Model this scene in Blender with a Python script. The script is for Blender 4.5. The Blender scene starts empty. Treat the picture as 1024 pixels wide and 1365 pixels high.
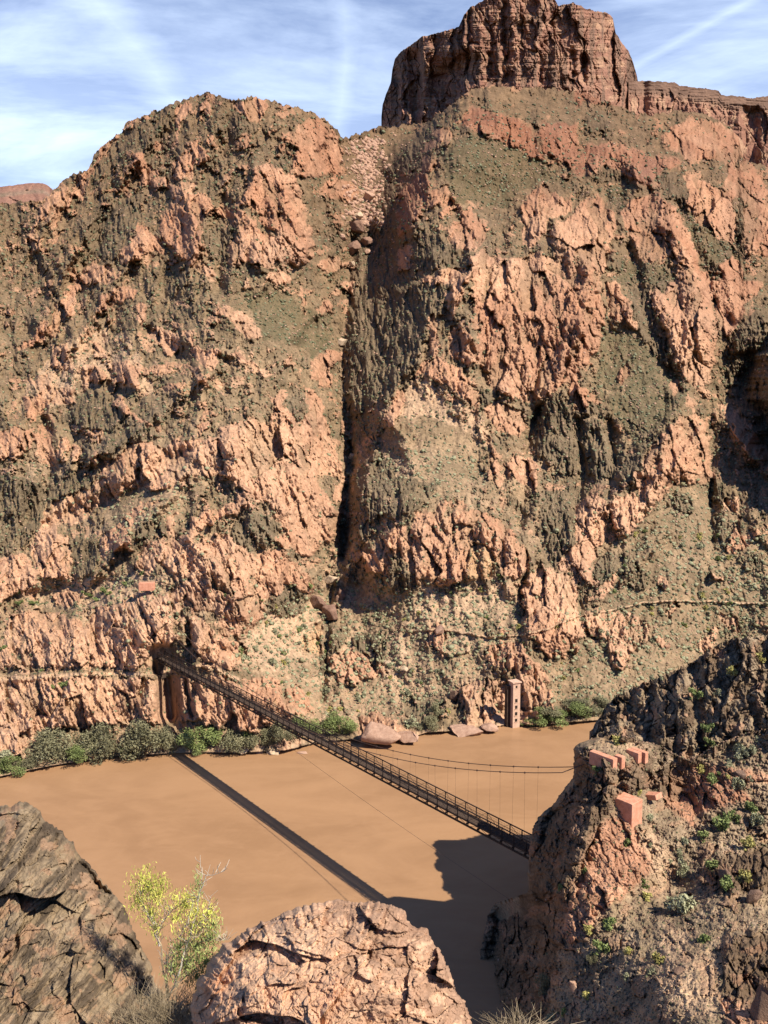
import bpy, math, random
import numpy as np
from mathutils import Vector, Matrix
C = bpy.context.scene.collection
R = math.radians
# ------------------------------------------------------------------ camera, sky, sun, exposure
F = 1051.0; CX, CY = 512.0, 682.5           # focal length and centre in photo pixels
TH = math.atan((CY - 580) / F)              # camera pitch below the horizontal
CAMZ = 82.6                                 # metres above the river
cam_d = bpy.data.cameras.new('camera'); cam = bpy.data.objects.new('camera', cam_d); C.objects.link(cam)
cam.location = (0, 0, CAMZ); cam.rotation_euler = (math.pi / 2 - TH, 0, 0)
cam_d.sensor_fit = 'VERTICAL'; cam_d.sensor_height = 24.0; cam_d.lens = 24.0 * F / 1365.0
cam_d.clip_start = 0.1; cam_d.clip_end = 20000
bpy.context.scene.camera = cam
SUN_EL, SUN_AZ = R(46), R(124)              # azimuth clockwise from +Y
world = bpy.data.worlds.new('World'); bpy.context.scene.world = world; world.use_nodes = True
def build_world():
    nt = world.node_tree; N = nt.nodes; Lk = nt.links; N.clear()
    out = N.new('ShaderNodeOutputWorld'); bg = N.new('ShaderNodeBackground')
    sky = N.new('ShaderNodeTexSky'); sky.sky_type = 'NISHITA'; sky.sun_disc = False
    sky.sun_elevation = SUN_EL; sky.sun_rotation = SUN_AZ; sky.altitude = 800; sky.air_density = 1.0; sky.dust_density = 0.3; sky.ozone_density = 3.0
    tc = N.new('ShaderNodeTexCoord'); sep = N.new('ShaderNodeSeparateXYZ'); Lk.new(tc.outputs['Generated'], sep.inputs[0])
    zz = N.new('ShaderNodeMath'); zz.operation = 'MAXIMUM'; Lk.new(sep.outputs['Z'], zz.inputs[0]); zz.inputs[1].default_value = 0.04
    dx = N.new('ShaderNodeMath'); dx.operation = 'DIVIDE'; Lk.new(sep.outputs['X'], dx.inputs[0]); Lk.new(zz.outputs[0], dx.inputs[1])
    dy = N.new('ShaderNodeMath'); dy.operation = 'DIVIDE'; Lk.new(sep.outputs['Y'], dy.inputs[0]); Lk.new(zz.outputs[0], dy.inputs[1])
    cb = N.new('ShaderNodeCombineXYZ'); Lk.new(dx.outputs[0], cb.inputs[0]); Lk.new(dy.outputs[0], cb.inputs[1])
    def layer(rot, sc, scale, detail, lo, hi, dist, amt):
        mp = N.new('ShaderNodeMapping'); mp.inputs['Rotation'].default_value = (0, 0, R(rot)); mp.inputs['Scale'].default_value = sc
        Lk.new(cb.outputs[0], mp.inputs['Vector'])
        n = N.new('ShaderNodeTexNoise'); n.inputs['Scale'].default_value = scale; n.inputs['Detail'].default_value = detail
        n.inputs['Roughness'].default_value = 0.62; n.inputs['Distortion'].default_value = dist; Lk.new(mp.outputs[0], n.inputs['Vector'])
        r = N.new('ShaderNodeMapRange'); r.inputs['From Min'].default_value = lo; r.inputs['From Max'].default_value = hi
        r.inputs['To Max'].default_value = amt; Lk.new(n.outputs[0], r.inputs['Value']); return r.outputs[0]
    def add(a, b):
        m = N.new('ShaderNodeMath'); m.operation = 'ADD'; m.use_clamp = True; Lk.new(a, m.inputs[0]); Lk.new(b, m.inputs[1]); return m.outputs[0]
    a = layer(12, (0.8, 1.5, 1), 0.9, 9, 0.47, 0.85, 0.5, 0.55)
    b = layer(-42, (0.5, 1.8, 1), 0.7, 8, 0.52, 0.85, 0.35, 0.45)
    c = layer(70, (0.5, 1.2, 1), 0.5, 9, 0.50, 0.85, 0.6, 0.35)
    m = add(add(a, b), c)
    def contrail(x0, y0, x1, y1, w, amt):        # a straight trail high in the cloud plane
        L = math.hypot(x1 - x0, y1 - y0); nx, ny = -(y1 - y0) / L, (x1 - x0) / L
        dp = N.new('ShaderNodeVectorMath'); dp.operation = 'DOT_PRODUCT'; Lk.new(cb.outputs[0], dp.inputs[0]); dp.inputs[1].default_value = (nx, ny, 0)
        n2 = N.new('ShaderNodeTexNoise'); n2.inputs['Scale'].default_value = 3; n2.inputs['Detail'].default_value = 5; Lk.new(cb.outputs[0], n2.inputs['Vector'])
        s = N.new('ShaderNodeMath'); s.operation = 'MULTIPLY_ADD'; Lk.new(n2.outputs[0], s.inputs[0]); s.inputs[1].default_value = w * 1.2; Lk.new(dp.outputs['Value'], s.inputs[2])
        su = N.new('ShaderNodeMath'); su.operation = 'SUBTRACT'; Lk.new(s.outputs[0], su.inputs[0]); su.inputs[1].default_value = nx * x0 + ny * y0 + w * 0.6
        ab = N.new('ShaderNodeMath'); ab.operation = 'ABSOLUTE'; Lk.new(su.outputs[0], ab.inputs[0])
        r = N.new('ShaderNodeMapRange'); r.inputs['From Min'].default_value = w; r.inputs['From Max'].default_value = 0; r.inputs['To Max'].default_value = amt
        Lk.new(ab.outputs[0], r.inputs['Value']); return r.outputs[0]
    def cp(u, v):
        d = ray(u, v); return d[0] / d[2], d[1] / d[2]
    for (p, q, w, am) in (((870, 75), (1010, -5), 0.03, .13), ((120, -10), (215, 110), 0.10, .16), ((462, 0), (458, 75), .04, .10)):
        a0 = cp(*p); a1 = cp(*q); m = add(m, contrail(a0[0], a0[1], a1[0], a1[1], w, am))
    # thin veil getting denser toward the horizon
    hr = N.new('ShaderNodeMapRange'); hr.inputs['From Min'].default_value = 0.62; hr.inputs['From Max'].default_value = 0.2; hr.inputs['To Min'].default_value = 0.0; hr.inputs['To Max'].default_value = 0.38
    Lk.new(sep.outputs['Z'], hr.inputs['Value']); m = add(m, hr.outputs[0])
    fr = N.new('ShaderNodeMapRange'); fr.inputs['From Min'].default_value = -0.1; fr.inputs['From Max'].default_value = 0.55; Lk.new(sep.outputs['Y'], fr.inputs['Value'])
    mm = N.new('ShaderNodeMath'); mm.operation = 'MULTIPLY'; Lk.new(m, mm.inputs[0]); Lk.new(fr.outputs[0], mm.inputs[1]); m = mm.outputs[0]
    mx = N.new('ShaderNodeMix'); mx.data_type = 'RGBA'; tn = N.new('ShaderNodeMix'); tn.data_type = 'RGBA'; tn.blend_type = 'MULTIPLY'; tn.inputs['Factor'].default_value = 1; Lk.new(sky.outputs[0], tn.inputs[6]); tn.inputs[7].default_value = (.86, 1.2, 1.8, 1)
    Lk.new(m, mx.inputs['Factor']); Lk.new(tn.outputs[2], mx.inputs[6]); mx.inputs[7].default_value = (15.5, 18.2, 22.0, 1)
    Lk.new(mx.outputs[2], bg.inputs['Color']); bg.inputs['Strength'].default_value = 0.047
    Lk.new(bg.outputs[0], out.inputs[0])
def ray(u, v):
    x = (u - CX) / F; y = -(v - CY) / F; c, s = math.cos(TH), math.sin(TH)
    return x, c + y * s, -s + y * c
build_world()
sd = bpy.data.lights.new('sun', 'SUN'); sd.energy = 5.0; sd.angle = R(0.5); sd.color = (1.0, 0.925, 0.80)
sun = bpy.data.objects.new('sun', sd); C.objects.link(sun); sun.location = (200, -200, 400)
sun.rotation_euler = Vector((-math.sin(SUN_AZ) * math.cos(SUN_EL), -math.cos(SUN_AZ) * math.cos(SUN_EL), -math.sin(SUN_EL))).to_track_quat('-Z', 'Y').to_euler()
vs = bpy.context.scene.view_settings; vs.view_transform = 'Standard'; vs.look = 'None'; vs.gamma = 1; vs.exposure = 0.80
bpy.context.scene.cycles.max_bounces = 4; bpy.context.scene.cycles.diffuse_bounces = 2

# ------------------------------------------------------------------ numpy noise
rs = np.random.RandomState(7)
PERM = rs.permutation(65536).astype(np.int64)
def hsh(ix, iy, seed):
    a = PERM[(ix + seed * 131) & 65535]; return PERM[(a + iy * 7 + seed * 17) & 65535]
GA = rs.rand(65536) * 2 * math.pi; GXT, GYT = np.cos(GA), np.sin(GA); R1 = rs.rand(65536); R2 = rs.rand(65536); R3 = rs.rand(65536)
def pn(x, y, seed=0):
    xi = np.floor(x).astype(np.int64); yi = np.floor(y).astype(np.int64); fx = x - xi; fy = y - yi
    sx = fx * fx * fx * (fx * (fx * 6 - 15) + 10); sy = fy * fy * fy * (fy * (fy * 6 - 15) + 10)
    def g(dx, dy):
        h = hsh(xi + dx, yi + dy, seed); return GXT[h] * (fx - dx) + GYT[h] * (fy - dy)
    a = g(0, 0); b = g(1, 0); c = g(0, 1); d = g(1, 1)
    return ((a + (b - a) * sx) * (1 - sy) + (c + (d - c) * sx) * sy) * 1.5
def fbm(x, y, seed=0, o=4, r=0.5):
    t = 0; a = 1
    for i in range(o):
        t = t + a * pn(x * 2 ** i, y * 2 ** i, seed + i); a *= r
    return t
def ridged(x, y, seed=0, o=4, r=0.5):
    t = 0; a = 1
    for i in range(o):
        t = t + a * (1 - 2 * np.abs(pn(x * 2 ** i, y * 2 ** i, seed + i))); a *= r
    return t
def facet(x, y, seed=0, bias=(0, 0)):
    """Cells that are each a randomly tilted plane: broken rock.  Returns plane height and distance to the cell edge."""
    xi = np.floor(x).astype(np.int64); yi = np.floor(y).astype(np.int64)
    d1 = np.full(x.shape, 9.0); d2 = np.full(x.shape, 9.0); h = np.zeros(x.shape)
    for dx in (-1, 0, 1):
        for dy in (-1, 0, 1):
            k = hsh(xi + dx, yi + dy, seed); px = xi + dx + R1[k]; py = yi + dy + R2[k]
            ax = x - px; ay = y - py; d = ax * ax + ay * ay
            pl = (GXT[k] * R3[k] + bias[0]) * ax + (GYT[k] * R3[k] + bias[1]) * ay + (R3[(k * 7) & 65535] - .5) * .5
            n = d < d1; d2 = np.where(n, d1, np.minimum(d2, d)); h = np.where(n, pl, h); d1 = np.where(n, d, d1)
    return h, np.sqrt(d2) - np.sqrt(d1)
def rot(u, v, deg):
    c, s = math.cos(R(deg)), math.sin(R(deg)); return u * c - v * s, u * s + v * c
def rock(u, v, s, ax=1.0, deg=0, seed=0, o=3, g=0.8, crack=1.0):
    """blocky relief in pixels: s = cell size, ax = stretch along the rotated vertical"""
    wu = u + fbm(u / s / 1.1, v / s / 1.1, seed + 50, 3) * s * .17; wv = v + fbm(u / s / 1.1, v / s / 1.1, seed + 60, 3) * s * .17
    x, y = rot(wu, wv, deg); t = 0; a = 1.0
    for i in range(o):
        sc = s / 2.4 ** i; h, e = facet(x / sc, y / (sc * ax), seed + i * 5)
        t = t + g * sc * a * h - crack * sc * .10 * np.clip(1 - e / .10, 0, 1); a *= 0.92
    return t
def sstep(a, b, x):
    t = np.clip((x - a) / (b - a), 0, 1); return t * t * (3 - 2 * t)
def interp(pts, x):
    p = np.array(pts, float); o = np.argsort(p[:, 0], kind='stable'); return np.interp(x, p[o, 0], p[o, 1])
def blur(a, r):
    for ax in (0, 1):
        for _ in range(2):
            k = 2 * r + 1; p = np.pad(a, [(r + 1, r) if i == ax else (0, 0) for i in (0, 1)], mode='edge'); c = np.cumsum(p, axis=ax)
            a = (c[k:] - c[:-k]) / k if ax == 0 else (c[:, k:] - c[:, :-k]) / k
    return a
def inpoly(pts, U, V):
    ins = np.zeros(U.shape, bool); n = len(pts)
    for i in range(n):
        x0, y0 = pts[i]; x1, y1 = pts[(i + 1) % n]
        if y0 == y1: continue
        c = ((y0 > V) != (y1 > V)) & (U < (x1 - x0) * (V - y0) / (y1 - y0) + x0); ins ^= c
    return ins
def dline(pts, U, V, wrange=None):
    """distance to a polyline and the parameter along it; side>0 on its right when walking down"""
    best = np.full(U.shape, 1e9); side = np.zeros(U.shape); tt = np.zeros(U.shape); L = 0
    tot = sum(math.dist(pts[i], pts[i + 1]) for i in range(len(pts) - 1))
    for i in range(len(pts) - 1):
        x0, y0 = pts[i]; x1, y1 = pts[i + 1]; dx, dy = x1 - x0, y1 - y0; l = math.hypot(dx, dy)
        t = np.clip(((U - x0) * dx + (V - y0) * dy) / (l * l), 0, 1); ex = U - x0 - t * dx; ey = V - y0 - t * dy
        d = np.hypot(ex, ey); n = d < best; best = np.where(n, d, best); side = np.where(n, ex * dy - ey * dx, side); tt = np.where(n, (L + t * l) / tot, tt); L += l
    return best, np.sign(side), tt
def tps(ctrl):
    P = np.array(ctrl, float); x = P[:, :2] / 300.0; y = np.log(P[:, 2]); n = len(x)
    def k(a, b):
        r2 = ((a[:, None] - b[None]) ** 2).sum(-1); return 0.5 * r2 * np.log(r2 + 1e-9)
    A = np.zeros((n + 3, n + 3)); A[:n, :n] = k(x, x) + np.eye(n) * 0.002; A[:n, n] = 1; A[:n, n + 1:] = x; A[n, :n] = 1; A[n + 1:, :n] = x.T
    w = np.linalg.solve(A, np.concatenate([y, [0, 0, 0]]))
    def ev(U, V):
        q = np.stack([U.ravel(), V.ravel()], 1) / 300.0; o = np.empty(len(q))
        for i in range(0, len(q), 20000):
            b = q[i:i + 20000]; o[i:i + 20000] = k(b, x) @ w[:n] + w[n] + b @ w[n + 1:]
        return np.exp(o).reshape(U.shape)
    return ev
class Grid:
    """a coarse field over photo pixels, sampled bilinearly"""
    def __init__(s, u0, v0, st, a): s.u0, s.v0, s.st, s.a = u0, v0, st, a
    def __call__(s, U, V):
        x = np.clip((U - s.u0) / s.st, 0, s.a.shape[1] - 1.001); y = np.clip((V - s.v0) / s.st, 0, s.a.shape[0] - 1.001)
        xi = x.astype(int); yi = y.astype(int); fx = x - xi; fy = y - yi; a = s.a
        return (a[yi, xi] * (1 - fx) + a[yi, xi + 1] * fx) * (1 - fy) + (a[yi + 1, xi] * (1 - fx) + a[yi + 1, xi + 1] * fx) * fy
def depthgrid(ctrl, u0, v0, u1, v1, st=8):
    U, V = np.meshgrid(np.arange(u0, u1 + st, st, dtype=float), np.arange(v0, v1 + st, st, dtype=float))
    return Grid(u0, v0, st, tps(ctrl)(U, V))
def unproj(U, V, Y):
    """photo pixel + distance forward (m) -> a point in the place"""
    c, s = math.cos(TH), math.sin(TH); x = (U - CX) / F; y = -(V - CY) / F
    ry = c + y * s; rz = -s + y * c; k = Y / ry
    return np.stack([x * k, Y + 0 * U, CAMZ + rz * k], -1)
def ywater(V, z=0.0):
    c, s = math.cos(TH), math.sin(TH); y = -(V - CY) / F; den = s - y * c; return np.where(den > .02, (CAMZ - z) * (c + y * s) / np.where(den > .02, den, 1), 1e6)

# ------------------------------------------------------------------ object helpers
def tag(o, label=None, cat=None, group=None, kind=None):
    if label: o['label'] = label
    if cat: o['category'] = cat
    if group: o['group'] = group
    if kind: o['kind'] = kind
    return o
def mesh_np(name, V, Fc, mat, parent=None, smooth=False, attrs=None, mats=None, mi=None):
    me = bpy.data.meshes.new(name); V = np.asarray(V, np.float32).reshape(-1, 3); Fc = np.asarray(Fc, np.int32); nf, k = Fc.shape
    me.vertices.add(len(V)); me.vertices.foreach_set('co', V.ravel()); me.loops.add(nf * k); me.loops.foreach_set('vertex_index', Fc.ravel())
    me.polygons.add(nf); me.polygons.foreach_set('loop_start', np.arange(0, nf * k, k, dtype=np.int32)); me.polygons.foreach_set('loop_total', np.full(nf, k, np.int32))
    me.update(calc_edges=True)
    if smooth: me.polygons.foreach_set('use_smooth', np.ones(nf, bool))
    for a, val in (attrs or {}).items():
        at = me.attributes.new(a, 'FLOAT_COLOR', 'POINT'); at.data.foreach_set('color', np.asarray(val, np.float32).ravel())
    for m_ in (mats or [mat]): me.materials.append(m_)
    if mi is not None: me.polygons.foreach_set('material_index', np.asarray(mi, np.int32))
    o = bpy.data.objects.new(name, me); C.objects.link(o)
    if parent: o.parent = parent
    return o
def gridfaces(r, c, wrap=False):
    i = np.arange(r * c).reshape(r, c)
    if wrap: i = np.concatenate([i, i[:, :1]], 1)
    return np.stack([i[:-1, :-1], i[1:, :-1], i[1:, 1:], i[:-1, 1:]], -1).reshape(-1, 4)
def sheet(name, P, mat, attrs, smooth=False, flip=False):
    r, c = P.shape[:2]; Fc = gridfaces(r, c)
    if flip: Fc = Fc[:, ::-1]
    return mesh_np(name, P.reshape(-1, 3), Fc, mat, smooth=smooth, attrs={k: v.reshape(-1, 4) for k, v in attrs.items()})
def empty(name, loc, rz=0):
    o = bpy.data.objects.new(name, None); C.objects.link(o); o.location = loc; o.rotation_euler = (0, 0, rz); o.empty_display_size = .5; return o
class MB:
    """collects boxes, bars and tubes into ONE mesh object"""
    def __init__(s): s.v = []; s.f = []; s.n = 0
    def add(s, V, Fc):
        V = np.asarray(V, float); s.v.append(V); s.f += [tuple(i + s.n for i in q) for q in Fc]; s.n += len(V)
    def box(s, c, sx, sy, sz, X=(1, 0, 0), Yv=(0, 1, 0), Z=(0, 0, 1)):
        c = np.array(c, float); X = np.array(X, float) * sx / 2; Yv = np.array(Yv, float) * sy / 2; Z = np.array(Z, float) * sz / 2
        s.add([c + a * X + b * Yv + e * Z for a in (-1, 1) for b in (-1, 1) for e in (-1, 1)],
              [(0, 1, 3, 2), (4, 6, 7, 5), (0, 4, 5, 1), (2, 3, 7, 6), (0, 2, 6, 4), (1, 5, 7, 3)])
    def bar(s, a, b, w, h=None, up=(0, 0, 1)):
        a = np.array(a, float); b = np.array(b, float); d = b - a; L = np.linalg.norm(d); d /= L; up = np.array(up, float)
        if abs(d @ up) > .95: up = np.array((1., 0, 0))
        x = np.cross(d, up); x /= np.linalg.norm(x); y = np.cross(x, d); s.box((a + b) / 2, w, h or w, L, x, y, d)
    def tube(s, pts, r, n=6):
        pts = [np.array(p, float) for p in pts]; rr = r if hasattr(r, '__len__') else [r] * len(pts); V = []
        for i, p in enumerate(pts):
            d = pts[min(i + 1, len(pts) - 1)] - pts[max(i - 1, 0)]; d /= np.linalg.norm(d) + 1e-9; u = np.array((0, 0, 1.)) if abs(d[2]) < .9 else np.array((1., 0, 0))
            x = np.cross(d, u); x /= np.linalg.norm(x); y = np.cross(d, x)
            V += [p + rr[i] * (math.cos(2 * math.pi * k / n) * x + math.sin(2 * math.pi * k / n) * y) for k in range(n)]
        Fc = [(i * n + k, i * n + (k + 1) % n, (i + 1) * n + (k + 1) % n, (i + 1) * n + k) for i in range(len(pts) - 1) for k in range(n)]
        Fc += [tuple(range(n))[::-1], tuple((len(pts) - 1) * n + k for k in range(n))]; s.add(V, Fc)
    def build(s, name, mat, parent=None):
        me = bpy.data.meshes.new(name); me.from_pydata([tuple(p) for p in np.concatenate(s.v)], [], s.f); me.update(); me.materials.append(mat)
        o = bpy.data.objects.new(name, me); C.objects.link(o)
        if parent: o.parent = parent
        return o

# ------------------------------------------------------------------ materials
def nodes(name, rough=0.9, spec=0.15):
    m = bpy.data.materials.new(name); m.use_nodes = True; nt = m.node_tree; b = nt.nodes['Principled BSDF']
    b.inputs['Roughness'].default_value = rough; b.inputs['Specular IOR Level'].default_value = spec; return m, nt, b
def rgb(N, c):
    n = N.new('ShaderNodeRGB'); n.outputs[0].default_value = (*c, 1); return n.outputs[0]
def mix(nt, f, a, b, mode='MIX'):
    n = nt.nodes.new('ShaderNodeMix'); n.data_type = 'RGBA'; n.blend_type = mode
    for inp, val in ((n.inputs['Factor'], f), (n.inputs[6], a), (n.inputs[7], b)):
        if hasattr(val, 'links'): nt.links.new(val, inp)
        elif isinstance(val, tuple): inp.default_value = (*val, 1)
        else: inp.default_value = val
    return n.outputs[2]
def noise(nt, scale, detail=4, rough=.6, vec=None, dist=0, sc=None, rotd=None):
    n = nt.nodes.new('ShaderNodeTexNoise'); n.inputs['Scale'].default_value = scale; n.inputs['Detail'].default_value = detail; n.inputs['Roughness'].default_value = rough; n.inputs['Distortion'].default_value = dist
    if vec is None:
        tc = nt.nodes.new('ShaderNodeTexCoord'); vec = tc.outputs['Object']
    if sc or rotd:
        mp = nt.nodes.new('ShaderNodeMapping')
        if sc: mp.inputs['Scale'].default_value = sc
        if rotd: mp.inputs['Rotation'].default_value = tuple(R(a) for a in rotd)
        nt.links.new(vec, mp.inputs['Vector']); vec = mp.outputs[0]
    nt.links.new(vec, n.inputs['Vector']); return n.outputs[0]
def rng(nt, val, a, b, c=0., d=1.):
    n = nt.nodes.new('ShaderNodeMapRange'); nt.links.new(val, n.inputs['Value'])
    for k, x in zip(('From Min', 'From Max', 'To Min', 'To Max'), (a, b, c, d)): n.inputs[k].default_value = x
    return n.outputs[0]
def bump(nt, b, h, dist, strength=1.0):
    n = nt.nodes.new('ShaderNodeBump'); n.inputs['Distance'].default_value = dist; n.inputs['Strength'].default_value = strength
    nt.links.new(h, n.inputs['Height']); nt.links.new(n.outputs[0], b.inputs['Normal'])
def grey(nt, v):
    n = nt.nodes.new('ShaderNodeCombineColor')
    for i in range(3): nt.links.new(v, n.inputs[i])
    return n.outputs[0]
def terrain_mat(name, cols, s1, s2, bd, varlo=.72, varhi=1.25):
    """cols: slope, slope2, pink, pink2, dark, dark2, light, green ; masks come from the point attribute 'mask'"""
    m, nt, b = nodes(name, .95, .08)
    at = nt.nodes.new('ShaderNodeAttribute'); at.attribute_name = 'mask'; sp = nt.nodes.new('ShaderNodeSeparateColor'); nt.links.new(at.outputs['Color'], sp.inputs[0])
    n1 = noise(nt, s1, 6, .65); n2 = noise(nt, s2, 5, .7); n3 = noise(nt, s1 * .22, 4, .6)
    f1 = rng(nt, n1, .35, .65); f2 = rng(nt, n2, .35, .65); f3 = rng(nt, n3, .38, .62)
    slope = mix(nt, f1, cols[0], cols[1]); pink = mix(nt, f3, cols[2], cols[3]); pink = mix(nt, rng(nt, n1, .60, .70), pink, cols[8])
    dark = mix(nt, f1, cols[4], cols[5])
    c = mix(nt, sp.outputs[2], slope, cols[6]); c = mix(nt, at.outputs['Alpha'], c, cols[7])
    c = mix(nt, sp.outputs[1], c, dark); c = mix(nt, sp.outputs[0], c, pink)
    var = rng(nt, n2, .3, .7, varlo, varhi); c = mix(nt, 1.0, c, grey(nt, var), 'MULTIPLY')
    at2 = nt.nodes.new('ShaderNodeAttribute'); at2.attribute_name = 'tint'
    c = mix(nt, 1.0, c, at2.outputs['Color'], 'MULTIPLY')
    nt.links.new(c, b.inputs['Base Color'])
    bump(nt, b, n2, bd, .8); return m
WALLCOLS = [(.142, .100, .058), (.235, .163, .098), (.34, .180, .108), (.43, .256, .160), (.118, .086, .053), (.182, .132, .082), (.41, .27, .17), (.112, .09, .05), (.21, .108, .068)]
M_wall = terrain_mat('canyon_wall_rock', WALLCOLS, .06, .5, .6, .58, 1.38)
BUTCOLS = [(.20, .135, .088), (.26, .175, .115), (.20, .098, .066), (.28, .145, .095), (.085, .052, .038), (.13, .078, .054), (.42, .25, .15), (.14, .115, .07), (.12, .062, .044)]
M_butte = terrain_mat('butte_sandstone', BUTCOLS, .03, .2, 1.2)
HILLCOLS = [(.185, .132, .082), (.29, .212, .138), (.32, .160, .095), (.39, .215, .132), (.098, .065, .041), (.175, .118, .074), (.36, .245, .155), (.14, .11, .055), (.19, .10, .062)]
M_hill = terrain_mat('near_hill_rock', HILLCOLS, .35, 2.2, .14, .6, 1.35)

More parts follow.
